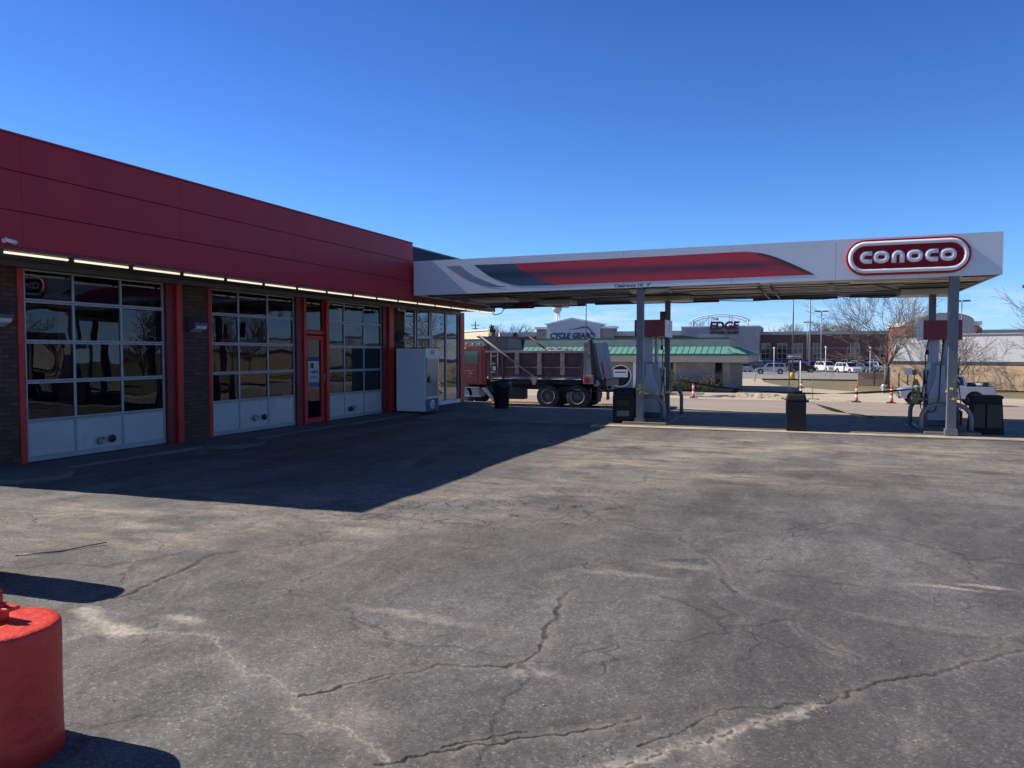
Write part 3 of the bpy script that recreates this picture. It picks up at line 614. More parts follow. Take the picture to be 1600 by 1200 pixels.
# things inside, dim behind the panes
def lift(y):
    t = thing('vehicle_lift', (-14.2, y, .02), 'dark two post vehicle lift standing inside the garage', 'vehicle lift', 'vehicle lifts inside the garage')
    b = MB(); b.box(-.12, .12, -.12, .12, 0, 2.5); b.build('post', M['dark_red'], t); b = MB(); b.box(2.4, 2.64, -.12, .12, 0, 2.5); b.build('post', M['dark_red'], t)
    b = MB(); b.box(-.1, 2.6, -.08, .08, 2.5, 2.62); b.build('crossbar', M['alu_dark'], t)
    return t
lift(9.2); lift(12.9)
def cabinet(x, y, m, lab):
    t = thing('tool_cabinet', (x, y, .02), lab, 'cabinet')
    MB().box(-.25, .25, -.45, .45, .08, 1.15).build('body', m, t, bevel=.01)
    for i in range(4): MB().box(.251, .265, -.42, .42, .14+i*.25, .35+i*.25).build('drawer', m, t)
cabinet(-12.2, 13.6, M['dark_red'], 'red tool cabinet dimly seen behind the middle bay door')
b = MB()
t = thing('tyre_stack', (-12.0, 8.3, .02), 'stack of black tyres dimly seen behind the nearest bay door', 'tyres')
for i in range(4): MB().lathe([(.2, 0), (.3, .0), (.33, .06), (.33, .14), (.3, .2), (.2, .2), (.2, 0)], (.02*(i % 2), .015*i, i*.205), n=24, cap=False).build('tyre', M['rubber'], t)
t = thing('work_bench', (-12.1, 16.6, .02), 'pale work bench and shelf dimly seen behind the third bay door', 'bench')
MB().box(-.3, .3, -.8, .8, .82, .88).build('bench_top', M['offwhite'], t)
for x_ in (-.26, .26):
    for y_ in (-.76, .76): MB().box(x_-.03, x_+.03, y_-.03, y_+.03, 0, .82).build('leg', M['galv'], t)

# wall lamps, cameras
def wall_lamp(y, z, lab):
    t = thing('wall_lamp', (WX, y, z), lab, 'lamp', 'wall pack lamps on the brick piers')
    MB().prism([(0, -.11), (.05, -.13), (.2, -.07), (.22, .03), (.06, .13), (0, .13)], 'y', -.16, .16).build('housing', M['alu_dark'], t, bevel=.012)
    l_ = MB().prism([(.055, -.135), (.205, -.075), (.222, -.02), (.09, -.04)], 'y', -.13, .13).build('lens', M['lens'], t, bevel=.006)
M['lens'] = mat('lens', (.5, .53, .58), .2, var=.2, vs=12)
wall_lamp(7.36, 2.15, 'dark wall pack lamp with a milky lens on the brick pier at the left edge')
wall_lamp(11.08, 2.16, 'dark wall pack lamp on the brick pier between the first two bay doors')
wall_lamp(18.72, 2.1, 'small wall lamp on the brick pier above the white merchandiser')
t = thing('dome_camera', (WX, 18.66, 2.8), 'round dome security camera on a bracket above the third pier', 'camera')
MB().box(0, .03, -.06, .06, .0, .14).build('bracket', M['white'], t); MB().tube([(.02, 0, .1), (.14, 0, .12), (.14, 0, .06)], .018).build('arm', M['white'], t)
MB().lathe([(.0, .07), (.05, .065), (.075, .03), (.08, 0), (.06, -.005)], (.14, 0, -.02), n=20).build('housing', M['white'], t)
MB().lathe([(.062, 0), (.055, -.035), (.03, -.06), (.0, -.066)], (.14, 0, -.025), n=20).build('dome', M['car_glass'], t)
t = thing('bullet_camera', (FX, 6.68, 3.02), 'white bullet security camera on the red fascia at the left edge', 'camera')
MB().lathe([(.03, 0), (.03, .02), (.016, .03), (.014, .07)], (0, -.08, .01), ax='x', n=16).build('base', M['white'], t)
MB().seg((.07, -.11, .02), (.09, .02, -.01), .024, .026, n=14).build('housing', M['white'], t)
MB().seg((.0905, .0215, -.011), (.0915, .027, -.012), .02, .02, n=14).build('lens', M['black'], t)

# ------------------------------------------------------------------ fuel canopy
can = thing('fuel_canopy', (-3, 19.5, 0), 'flat white fuel canopy with red and slate fascia art standing on four grey steel columns', 'canopy', world=True)
CX0, CX1, CY0, CY1 = -9.26, 3.35, 17.0, 22.0
zb = lambda x: 3.07+(x-CX0)*.0052
zt_ = lambda x: 3.915+(x-CX0)*.0022
seams = [CX0, -6.63, -3.95, -1.62, .43, 1.95, CX1]
def fascia(y, sgn, name):
    b = MB()
    for x0, x1 in zip(seams[:-1], seams[1:]):
        x0 += .003; x1 -= .003; ya, yb = (y, y+.04) if sgn < 0 else (y-.04, y)
        b.add([(x0,ya,zb(x0)),(x1,ya,zb(x1)),(x1,yb,zb(x1)),(x0,yb,zb(x0)),(x0,ya,zt_(x0)),(x1,ya,zt_(x1)),(x1,yb,zt_(x1)),(x0,yb,zt_(x0))],
              [(0,3,2,1),(4,5,6,7),(0,1,5,4),(1,2,6,5),(2,3,7,6),(3,0,4,7)])
    b.build(name, M['offwhite'], can)
fascia(CY0, -1, 'front_fascia'); fascia(CY1, 1, 'rear_fascia')
box('end_fascia', M['offwhite'], can, CX1-.04, CX1, CY0+.041, CY1-.041, zb(CX1)+.001, zt_(CX1)-.001)
box('end_fascia', M['offwhite'], can, CX0, CX0+.04, CY0+.041, CY1-.041, zb(CX0)+.001, zt_(CX0)-.001)
b = MB(); b.add([(x, y, f(x)+o_) for x in (CX0+.05, CX1-.05) for y in (CY0+.05, CY1-.05) for f, o_ in ((zt_, -.12), (zt_, -.06))], [(0,2,6,4),(1,5,7,3),(0,1,3,2),(4,6,7,5),(0,4,5,1),(2,3,7,6)])
b.build('roof_deck', M['galv'], can)
# underside: ribbed metal decking, some strips hanging, some gone
random.seed(11); b = MB(); b2 = MB(); y = CY0+.06
while y < CY1-.1:
    wd = .2; x = CX0+.05
    while x < CX1-.05:
        ln = random.uniform(1.6, 4.2); xe = min(x+ln, CX1-.05); dz = random.choice((0, 0, .005, .012, -.012, -.02)); t_ = random.uniform(-.012, .012)
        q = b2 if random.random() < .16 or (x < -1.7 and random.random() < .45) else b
        z0 = zb(x)+.03+dz; z1 = zb(xe)+.03+dz+t_
        q.add([(x,y+.004,z0),(xe,y+.004,z1),(xe,y+.06,z1+.0),(x,y+.06,z0),(x,y+.075,z0+.025),(xe,y+.075,z1+.025),(xe,y+wd-.02,z1+.025),(x,y+wd-.02,z0+.025),(x,y+wd-.004,z0),(xe,y+wd-.004,z1)],
              [(0,1,2,3),(3,2,5,4),(4,5,6,7),(7,6,9,8)]); x = xe
    y += wd
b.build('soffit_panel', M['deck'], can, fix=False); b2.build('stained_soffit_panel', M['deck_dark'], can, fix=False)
b = MB()
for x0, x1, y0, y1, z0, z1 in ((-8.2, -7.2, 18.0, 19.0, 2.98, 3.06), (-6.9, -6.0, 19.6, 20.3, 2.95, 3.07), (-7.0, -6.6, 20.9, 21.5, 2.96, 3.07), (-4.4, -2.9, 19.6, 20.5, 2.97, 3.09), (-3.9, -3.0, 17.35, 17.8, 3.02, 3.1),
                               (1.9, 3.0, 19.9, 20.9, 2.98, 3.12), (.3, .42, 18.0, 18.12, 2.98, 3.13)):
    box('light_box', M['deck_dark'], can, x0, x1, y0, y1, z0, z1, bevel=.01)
b = MB()
for x0, x1 in ((-9.2, -6.2), (-5.9, -2.4), (-1.5, .6), (.9, 3.2)): b.box(x0, x1, 21.75, 21.9, zb(x0)-.05+random.uniform(-.01, .01), zb(x0)+.01)
for x in (-1.1, -.85): b.seg((x, 17.4, 3.07), (x+.05, 21.2, 3.06), .02, n=6)
b.seg((1.2, 18, 3.1), (2.4, 21.4, 3.06), .02, n=6); b.build('conduit', M['alu_dark'], can)
MB().tube([(-4+i*.36, 21.6+.12*math.sin(i*1.7), zb(-4+i*.36)-.02-.06*abs(math.sin(i*.7))) for i in range(20)], .012, n=5).build('hanging_cable', M['black'], can)
MB().tube([(-9.35, 22.3, 2.9), (-9.2, 22.1, 2.82), (-8.9, 21.9, 2.85), (-8.7, 21.8, 3.05)], .014, n=6).build('hanging_cable', M['black'], can)
for (x, y, s_) in ((-3.62, 17.28, .075), (2.56, 17.02+.1, .082), (-3.5, 20.12, .065), (2.62, 20.42, .072)):
    b = MB(); b.box(x-s_, x+s_, y-s_, y+s_, .036, zb(x)+.2)
    b.taper((x, y), (s_+.03, s_+.03), (s_+.025, s_+.025), .036, .16); b.build('column', M['col_paint'], can, bevel=.006)
# the seams' dark gaps show the frame behind
box('fascia_backing', M['alu_dark'], can, CX0+.05, CX1-.05, CY0+.042, CY0+.05, 3.16, 3.88)
# printed art on the front fascia, 3 mm vinyl sheets over the panels
def interp(pts, x): return float(np.interp(x, [p[0] for p in pts], [p[1] for p in pts]))
def art(name, up, lo, x0, x1, colf, nx=90, nz=14, y=CY0-.004, mapx=None):
    vs = []; cs = []
    for i in range(nx+1):
        x = x0+(x1-x0)*i/nx; a_, c_ = interp(lo, x), interp(up, x)
        for j in range(nz+1):
            t_ = j/nz; z = a_+(c_-a_)*t_; vs.append((x, y, z)); cs.append((*colf(x, z), 1))
    fs = [(i*(nz+1)+j, (i+1)*(nz+1)+j, (i+1)*(nz+1)+j+1, i*(nz+1)+j+1) for i in range(nx) for j in range(nz)]
    me = bpy.data.meshes.new(name); me.from_pydata(vs, [], fs)
    ca = me.color_attributes.new('Col', 'FLOAT_COLOR', 'POINT'); ca.data.foreach_set('color', np.array(cs, dtype=np.float32).ravel())
    return link_mesh(name, me, M['vinyl'], can)
M['vinyl'] = vcol_mat('vinyl', .32)
def lerp(a_, c_, t_): t_ = max(0, min(1, t_)); t_ = t_*t_*(3-2*t_); return tuple(p+(q-p)*t_ for p, q in zip(a_, c_))
GR = (.3, .36, .4); GR2 = (.2, .27, .33)
art('grey_swoosh', [(-8.36,3.76),(-7.98,3.76),(-7.8,3.62),(-7.62,3.5),(-7.4,3.4),(-7.22,3.33),(-7.0,3.25),(-6.76,3.212)], [(-8.36,3.755),(-8.2,3.66),(-7.96,3.51),(-7.79,3.42),(-7.62,3.35),(-7.4,3.27),(-7.16,3.22),(-6.95,3.208),(-6.76,3.208)], -8.36, -6.76, lambda x, z: lerp(GR, GR2, (3.6-z)/.35))
NV = (.06, .1, .15); NV2 = (.022, .045, .08)
bnd = [(-6.6,3.752),(-6.5,3.67),(-6.4,3.59),(-6.28,3.52),(-6.15,3.46),(-6.0,3.385),(-5.83,3.32),(-5.65,3.255),(-5.46,3.212)]
art('slate_swoosh', [(-7.61,3.76),(-6.6,3.752)]+bnd[1:], [(-7.61,3.755),(-7.42,3.62),(-7.28,3.52),(-7.16,3.45),(-7.0,3.38),(-6.83,3.32),(-6.68,3.27),(-6.53,3.24),(-6.37,3.22),(-5.46,3.208)], -7.61, -5.47,
    lambda x, z: lerp(NV, NV2, 1-abs(z-3.5)/.16) if z > 3.5 else lerp(NV2, NV, (3.5-z)/.2))
RD = (.62, .032, .042); RM = (.15, .025, .05)
def redc(x, z):
    c_ = lerp(RD, RM, (3.63-z)/.13) if z > 3.5 else lerp(RM, RD, (3.5-z)/.2)
    if x > -1.1:
        edge = interp([(-1.1, 3.66), (-.67, 3.52), (-.41, 3.36), (-.2, 3.26), (.04, 3.2)], x)
        c_ = lerp(c_, (.1, .015, .04), (z-edge)/.09)
        c_ = lerp(c_, (.4, .035, .05), (1-abs(z-edge+.1)/.12)*.8*min(1, (x+1.1)/.3))
    return c_
art('red_stripe', [(-6.59,3.752),(-4.46,3.762),(-2.93,3.77),(-1.64,3.782),(-1.33,3.78),(-1.15,3.76),(-1.0,3.73),(-.85,3.685),(-.7,3.63),(-.41,3.49),(-.14,3.35),(.04,3.25)], bnd[:-1]+[(-5.46,3.215),(-4.45,3.222),(-1.63,3.235),(.04,3.248)], -6.59, .04, redc, nx=200)
text('clearance_lettering', "Clearance 10'  4\"", -4.16, CY0-.004, 3.118, .83, .066, M['ink'], can, depth=.003, bold=.03)
# the oval sign
M['sign_red'] = mat('sign_red', (.3, .008, .014), .55, var=.1, vs=3, spec=.2)
M['sign_rim'] = mat('sign_rim', (.42, .012, .025), .5, var=.1, spec=.25)
M['sign_white'] = mat('sign_white', (.85, .85, .88), .3, var=.03, coat=.2)
sg = bpy.data.objects.new('oval_sign', None); col.objects.link(sg); sg.parent = can; OFF[sg.name] = OFF[can.name]
def stadium(cx, cz, hx, hz, n=14):
    r = hz; L_ = hx-hz
    return [(cx+L_+r*math.cos(a_), cz+r*math.sin(a_)) for a_ in np.linspace(-math.pi/2, math.pi/2, n)]+[(cx-L_+r*math.cos(a_), cz+r*math.sin(a_)) for a_ in np.linspace(math.pi/2, 1.5*math.pi, n)]
SC = (1.715, 3.545)
MB().prism(stadium(*SC, 1.1, .352), 'y', CY0-.075, CY0-.001).build('sign_case', M['sign_rim'], sg, bevel=.012)
MB().prism(stadium(*SC, .985, .24), 'y', CY0-.08, CY0-.0755).build('sign_face', M['sign_red'], sg)
def pillow(path, hw, depth, y, closed=True, square=True, n=7):
    """a stroke with a domed section, following a path in the x-z plane"""
    m = len(path); b_ = MB(); vs = []
    P = [Vector((p[0], p[1])) for p in path]
    for k_ in range(m):
        a_ = P[k_-1] if (closed or k_ > 0) else P[k_]; c_ = P[(k_+1) % m] if (closed or k_ < m-1) else P[k_]
        t_ = (c_-a_).normalized(); nn = Vector((-t_.y, t_.x))
        for i in range(n):
            u = -1+2*i/(n-1); q = P[k_]+nn*hw*u; vs.append((q.x, y-depth*(1-abs(u)**2.6), q.y))
    fs = []
    for k_ in range(m if closed else m-1):
        for i in range(n-1): fs.append((k_*n+i, k_*n+i+1, ((k_+1) % m)*n+i+1, ((k_+1) % m)*n+i))
    if not closed: fs += [tuple(range(n)), tuple((m-1)*n+i for i in range(n-1, -1, -1))]
    b_.add(vs, fs, smooth=True); return b_
pillow(stadium(*SC, 1.018, .27, 18), .043, .035, CY0-.078).build('white_ring', M['sign_white'], sg)
def letter(ch, x0, x1, z0, z1):
    hw = .045; cx = (x0+x1)/2; cz = (z0+z1)/2; hx = (x1-x0)/2-hw; hz = (z1-z0)/2-hw
    if ch == 'O': p_ = [(cx+hx*math.copysign(abs(math.cos(a_))**.82, math.cos(a_)), cz+hz*math.copysign(abs(math.sin(a_))**.82, math.sin(a_))) for a_ in np.linspace(0, 2*math.pi, 33)[:-1]]; return pillow(p_, hw, .03, CY0-.08)
    if ch == 'C': p_ = [(x1, cz+hz)]+[(x0+hw+hz+hz*math.cos(a_), cz+hz*math.sin(a_)) for a_ in np.linspace(math.pi/2, 1.5*math.pi, 16)]+[(x1, cz-hz)]
    else: p_ = [(cx-hx, z0)]+[(cx-hx*math.cos(a_), z1-hw-hx+hx*math.sin(a_)) for a_ in np.linspace(0, math.pi, 16)]+[(cx+hx, z0)]
    return pillow(p_, hw, .03, CY0-.08, closed=False)
for ch, x0, x1 in (('C', .86, 1.09), ('O', 1.105, 1.40), ('n', 1.435, 1.67), ('O', 1.70, 1.99), ('C', 2.02, 2.25), ('O', 2.275, 2.565)):
    z0_ = 3.42; z1_ = 3.67; letter(ch, x0, x1, z0_, z1_).build('letter', M['sign_white'], sg)
# red banner hanging under the canopy near the garage
t = thing('price_banner', (-8.0, 21.0, 2.98), 'small red and blue banner hanging under the canopy beside the garage', 'banner')
MB().box(-.5, .5, -.01, .01, -.05, .18).build('panel', mat('banner_red', (.3, .04, .07), .6, var=.3, vs=3), t)
MB().box(-.5, -.12, -.014, -.0105, -.03, .16).build('blue_field', mat('banner_blue', (.1, .12, .2), .6), t)
for i in range(3): MB().prism([(-.08+i*.16, -.03), (-.02+i*.16, -.03), (.04+i*.16, .16), (-.02+i*.16, .16)], 'y', -.014, -.0105).build('stripe', M['dark_red'], t)
text('numeral', '11', -.33, -.0145, .0, .12, .12, M['paper'], t, depth=.003)

# ------------------------------------------------------------------ pumps, guards, bins on the slab
M['pump_grey'] = mat('pump_grey', (.3, .32, .35), .4, var=.06, vs=2, dirt=((.12, .12, .12), 4, .4, .6))
M['pump_light'] = mat('pump_light', (.44, .455, .48), .4, var=.05, dirt=((.18, .17, .16), 4, .4, .6))
M['valance_red'] = mat('valance_red', (.22, .02, .025), .35, var=.15, vs=2)
M['pump_red'] = mat('pump_red', (.5, .06, .03), .4, var=.1)
M['screen'] = mat('screen', (.03, .035, .045), .12)
def island(x, lab):
    o = MB().box(x-.5, x+.5, 17.15, 20.7, -.05, .085).build('pump_island', M['concrete'], None, bevel=.02, loc=(0, 0, 0)); struct(o, lab)
island(-3.5, 'low concrete island under the pump nearer the garage'); island(2.6, 'low concrete island under the right hand pump')
def pump(x, y, zv, mir, lab):
    t = thing('fuel_pump', (x, y, .085), lab, 'fuel pump', 'fuel pumps under the canopy')
    sx_ = -1 if mir else 1
    MB().box(-.26, .28, .05, .85, 0, .12).build('base', M['alu_dark'], t, bevel=.01)
    b = MB(); b.prism([(-.25, .12), (.25, .12), (.25, 1.0), (.19, 1.32), (-.19, 1.32), (-.25, 1.0)], 'y', .1, .8); b.build('cabinet', M['pump_grey'], t, bevel=.015)
    b = MB(); b.prism([(-.24, .13), (.24, .13), (.24, .62), (.06, 1.08), (.06, 1.3), (-.1, 1.3), (-.1, 1.08), (-.24, .62)], 'y', .06, .099); b.build('front_cover', M['pump_light'], t, bevel=.012)
    b = MB(); b.box(-.19, -.02, .3, .5, 1.32, zv); b.build('riser', M['pump_light'], t, bevel=.012)
    b = MB(); b.box(.06, .12, .3, .5, 1.32, zv); b.build('riser', M['pump_grey'], t, bevel=.006)
    b = MB(); b.box(-.15, -.08, .52, .66, 1.32, zv); b.build('riser', M['col_paint'], t)
    box('valance', M['valance_red'], t, -.36, .36, 0, .98, zv, zv+.4, bevel=.006)
    for s_ in (-1, 1): MB().box(*(sorted((s_*.361, s_*.372))), .01, .97, zv-.015, zv+.395).build('end_panel', M['offwhite'], t)
    b = MB()
    for i in range(3): b.box(*(sorted((sx_*.373, sx_*.375))), .38, .62, zv+.1+i*.07, zv+.13+i*.07)
    b.build('end_print', M['pump_grey'], t)
    for s_ in (-1, 1):
        d_ = MB().box(*(sorted((s_*.251, s_*.27))), .2, .7, .75, 1.2).build('side_panel', M['pump_light'], t, bevel=.006)
        MB().box(*(sorted((s_*.2705, s_*.274))), .28, .6, 1.0, 1.15).build('display', M['screen'], t)
        MB().box(*(sorted((s_*.25, s_*.31))), .1, .2, .14, .55).build('red_trim', M['pump_red'], t, bevel=.008)
        h = MB().tube([(s_*.24, .2, zv-.02), (s_*.3, .14, zv-.35), (s_*.29, .1, 1.4), (s_*.34, .06, .8), (s_*.38, .05, .42), (s_*.32, .05, .26), (s_*.22, .05, .36), (s_*.27, .1, .7), (s_*.3, .2, .95)], .011, n=7)
        h.build('hose', M['black'], t)
        b = MB(); b.seg((s_*.28, .2, .9), (s_*.3, .24, 1.1), .025, .02); b.seg((s_*.3, .24, 1.1), (s_*.3, .3, 1.17), .012); b.box(*(sorted((s_*.27, s_*.31))), .16, .28, .93, .98)
        b.build('nozzle', M['black'], t)
        MB().lathe([(.0, .1), (.02, .07), (.035, 0), (.03, -.02)], (s_*.25, .2, zv-.3), n=10).build('breakaway', M['black'], t)
    if mir: MB().tube([(.02, -.02, zv), (.0, -.04, zv-.3), (-.03, -.05, 1.3), (-.05, -.06, .6), (-.12, -.08, .35), (-.22, -.06, .3), (-.3, -.03, .45), (-.3, 0, .7)], .015, n=7).build('hose', M['black'], t)
    return t
pump(-3.61, 18.3, 1.95, False, 'grey fuel pump with a red valance nearer the garage, yellow tape wound beside it')
pump(2.55, 18.3, 1.845, True, 'grey fuel pump with a red valance right of centre, beside the big black box')
def hoop(x, y, hw, h, lab, r=.045):
    t = thing('hoop_guard', (x, y, .04), lab, 'hoop guard', 'bent pipe guards around the pumps')
    p_ = [(-hw, 0, 0), (-hw, 0, h*.35)]+[(-hw+.3-.3*math.cos(a_), 0, h-.3+.3*math.sin(a_)) for a_ in np.linspace(0, math.pi/2, 8)]+[(hw-.3+.3*math.sin(a_), 0, h-.3+.3*math.cos(a_)) for a_ in np.linspace(0, math.pi/2, 8)]+[(hw, 0, h*.35), (hw, 0, 0)]
    MB().tube(p_, r, n=12).build('pipe', M['col_paint'], t)
    for s_ in (-1, 1): MB().box(s_*hw-.09, s_*hw+.09, -.09, .09, -.004, .012).build('foot_plate', M['galv'], t)
hoop(-3.55, 17.62, .42, .6, 'bent grey pipe guard in front of the pump nearer the garage')
hoop(-3.5, 19.55, .46, .78, 'bent grey pipe guard behind the pump nearer the garage')
hoop(2.52, 17.4, .44, .58, 'bent grey pipe guard in front of the right hand pump')
hoop(2.52, 19.1, .46, .62, 'bent grey pipe guard behind the right hand pump')
t = thing('guard_rail', (2.1, 18.2, .06), 'low pipe rail along the left side of the right hand pump', 'rail')
MB().seg((0, -.75, .03), (0, .85, .03), .03, n=8).build('pipe', M['col_paint'], t)
t = thing('air_tank', (2.95, 19.2, .04), 'small red box and hose behind the right hand pump', 'red box')
MB().box(-.13, .13, -.1, .1, 0, .34).build('body', M['valance_red'], t, bevel=.012); MB().seg((-.02, 0, .34), (-.02, 0, .43), .03, .015, n=10).build('valve', M['black'], t)
t = thing('white_downpipe', (2.93, 20.05, .035), 'tall white pipe standing behind the right hand canopy column', 'pipe')
MB().box(-.05, .05, -.05, .05, 0, 3.08).build('pipe', M['white'], t, bevel=.01)
MB().box(-.065, .065, -.065, .065, 1.2, 1.26).build('clamp', M['galv'], t)
t = thing('junction_box', (-3.66, 20.3, 2.28), 'red steel box bolted on the rear canopy column by the first pump', 'box')
MB().box(-.07, .07, -.05, .05, 0, .45).build('body', M['dark_red'], t, bevel=.008)
MB().box(-.05, .05, -.056, -.051, .05, .4).build('cover', M['valance_red'], t)
# caution tape wound round the posts and strung between them
random.seed(5)
def tape_bundle(x, y, z0, z1, r, lab):
    t = thing('caution_tape', (x, y, z0), lab, 'caution tape', 'wads of caution tape on the pumps'); b = MB(); n_ = 15
    for i in range(n_):
        zz = random.uniform(0, z1-z0); a0 = random.uniform(0, 6.3); rr = r*(.55+.5*math.sin(math.pi*(.15+.7*zz/(z1-z0))))*random.uniform(.75, 1.1); tl = random.uniform(-.1, .1)
        w_ = random.uniform(.025, .06); P_ = []
        for k_ in range(9):
            a_ = a0+k_*.5; rk = rr*random.uniform(.85, 1.15); zk = zz+tl*math.sin(a_)+random.uniform(-.015, .015)
            P_ += [(rk*math.cos(a_), rk*math.sin(a_), zk), (rk*1.05*math.cos(a_), rk*1.05*math.sin(a_), zk+w_)]
        b.add(P_, [(2*k_, 2*k_+2, 2*k_+3, 2*k_+1) for k_ in range(8)])
    o = b.build('wound_tape', M['yellow_tape'], t, fix=False)
tape_bundle(-3.62, 17.28, .66, .9, .085, 'yellow caution tape wound round the front column by the square bin')
tape_bundle(-3.2, 19.0, .8, 1.15, .07, 'yellow caution tape bunched on the right side of the first pump')
tape_bundle(2.1, 18.6, .6, .98, .075, 'yellow caution tape bunched on the left side of the right hand pump')
tape_bundle(2.58, 17.12, .6, 1.15, .1, 'yellow caution tape wound round the front column of the right hand island')
def strung(name, a_, c_, sag, w_, lab, m='yellow_tape', n_=30, seed=1):
    random.seed(seed); A_, B_ = Vector(a_), Vector(c_); t = thing(name, a_, lab, 'caution tape'); vs = []
    d_ = (B_-A_); side = Vector((-d_.y, d_.x, 0)).normalized()
    for i in range(n_+1):
        u = i/n_; p_ = d_*u+Vector((0, 0, -sag*4*u*(1-u))); tw = u*9; e_ = side*math.cos(tw)*w_/2+Vector((0, 0, 1))*math.sin(tw)*w_/2
        vs += [tuple(p_-e_), tuple(p_+e_)]
    MB().add(vs, [(2*i, 2*i+2, 2*i+3, 2*i+1) for i in range(n_)]).build('strip', M[m], t, fix=False)
strung('tape_strip', (-3.15, 19.2, .98), (2.05, 18.6, .86), .2, .05, 'dark caution tape sagging between the two pumps', 'dark_tape')
strung('tape_strip', (-3.62, 17.2, .74), (-3.1, 18.6, .72), .03, .05, 'yellow tape pulled tight round the front of the first pump')
strung('tape_strip', (2.05, 18.5, .68), (2.58, 17.0, .78), .04, .05, 'yellow tape pulled tight in front of the right hand pump')
strung('tape_strip', (-8.3, 20.6, .75), (-3.66, 17.3, .8), .1, .05, 'caution tape running from the dark trash can to the first pump', 'dark_tape')
strung('tape_strip', (.0, 16.95, .62), (2.1, 23, -.1), .1, .07, 'loose caution tape trailing from the middle bin towards the street')
# bins
def square_bin(x, y, hx, hy, h, lab, dome=True, slots=True):
    t = thing('waste_bin', (x, y, .035), lab, 'bin')
    b = MB(); b.taper((0, 0), (hx*.97, hy*.97), (hx, hy), 0, h*.8); b.build('body', M['bin'], t, bevel=.02)
    b = MB(); b.taper((0, 0), (hx+.012, hy+.012), (hx*.86, hy*.86), h*.8, h); o_ = b.build('hood', M['bin'], t, bevel=.04)
    if slots:
        MB().box(-hx*.55, hx*.55, -hy-.02, -hy+.01, h*.5, h*.66).build('opening', M['black'], t, bevel=.004)
        MB().box(-hx*.6, hx*.5, -hy-.012, -hy+.01, h*.2, h*.36).build('label_plate', M['alu_dark'], t, bevel=.004)
    return t
square_bin(-4.0, 17.55, .26, .26, .8, 'square black waste bin with a domed hood beside the front canopy column')
t = square_bin(-.29, 17.1, .2, .2, .76, 'tall square black bin with a squeegee bucket on top standing alone mid slab', slots=False)
MB().box(-.06, .12, -.08, .08, .76, .82).build('bucket', M['bin'], t, bevel=.01)
MB().tube([(-.02, 0, .82), (.0, 0, .88), (.1, .02, .91), (.16, .02, .87)], .01, n=6).build('squeegee', M['black'], t)
MB().box(.2, .25, -.05, .05, .58, .63).build('handle', M['bin'], t); MB().seg((-.2, -.1, .64), (-.29, -.12, .66), .012, n=6).build('towel_arm', M['bin'], t)
t = thing('black_bin', (3.26, 17.75, .035), 'big black double sided bin box right of the right hand pump', 'bin')
MB().taper((0, 0), (.29, .24), (.25, .2), 0, .74).build('body', M['bin'], t, bevel=.025)
MB().box(-.265, .265, -.225, .225, .7, .765).build('lid', M['bin'], t, bevel=.02)
for x_, w_ in ((-.15, .1), (.11, .13)): MB().box(x_-w_, x_+w_, -.26, -.22, .12, .6).build('door_panel', M['black'], t, bevel=.01)
t = thing('trash_can', (-8.42, 20.75, .035), 'round dark trash can with a folded liner standing near the garage corner', 'trash can')
b = MB(); b.lathe([(.0, 0), (.2, 0), (.215, .05), (.255, .72), (.275, .73), (.275, .78), (.25, .79), (.24, .72), (.0, .7)], n=28); b.build('body', M['bin'], t)
random.seed(9); b = MB(); vs = []
for i in range(28):
    a_ = 2*math.pi*i/28; vs += [(.27*math.cos(a_), .27*math.sin(a_), .79), (.3*math.cos(a_)*random.uniform(.97, 1.08), .3*math.sin(a_)*random.uniform(.97, 1.08), random.uniform(.58, .68))]
b.add(vs, [(2*i, 2*((i+1) % 28), 2*((i+1) % 28)+1, 2*i+1) for i in range(28)]); b.build('liner', M['black'], t, fix=False)
# drinks merchandiser against the storefront
t = thing('drinks_merchandiser', (-10.0, 18.55, .045), 'tall white upright drinks merchandiser with a taped handle beside the storefront', 'fridge')
MB().box(-.45, .42, -.36, .4, .03, 1.72).build('cabinet', M['white'], t, bevel=.015)
MB().box(-.43, .4, -.34, .38, 0, .03).build('plinth', M['black'], t)
MB().box(.421, .45, -.36, .4, 1.5, 1.72).build('header_panel', M['offwhite'], t, bevel=.004)
MB().box(-.45, .455, -.365, .405, 1.72, 1.745).build('top_trim', M['dark_red'], t, bevel=.003)
f = MB(); f.box(.421, .46, -.35, -.27, .38, 1.48); f.box(.421, .46, .33, .39, .38, 1.48); f.box(.421, .459, -.27, .33, .38, .43); f.box(.421, .459, -.27, .33, 1.43, 1.48); f.build('door_frame', M['white'], t, bevel=.004)
MB().box(.44, .447, -.27, .33, .43, 1.43).build('door_glass', mat('door_glass', (.42, .36, .3), .12, var=.15, vs=1.5), t)
MB().box(.461, .47, -.345, -.315, .4, 1.46).build('hinge_strip', M['black'], t)
MB().box(.421, .448, -.34, .38, .04, .36).build('kick_panel', mat('kick_print', (.06, .08, .22), .4, var=.6, vs=5), t, bevel=.003)
b = MB(); b.lathe([(.0, .0), (.13, 0), (.13, .003), (0, .003)], (.449, .02, .2), ax='x', n=20); b.build('kick_badge', M['white'], t)
b = MB()
for z_, h_ in ((.24, .02), (.2, .016), (.16, .02)): b.box(.4525, .454, -.06, .1, z_, z_+h_)
b.build('kick_lettering', M['dark_red'], t)
pa = [(.4535, .03+.1*math.cos(a_), 1.61+.065*math.sin(a_)) for a_ in np.linspace(.5, 5.6, 14)]
MB().tube(pa, .009, n=5).build('header_ring', M['dark_red'], t); b = MB(); b.box(.451, .453, -.02, .12, 1.6, 1.625); b.build('header_lettering', M['ink'], t)
random.seed(2); b = MB()
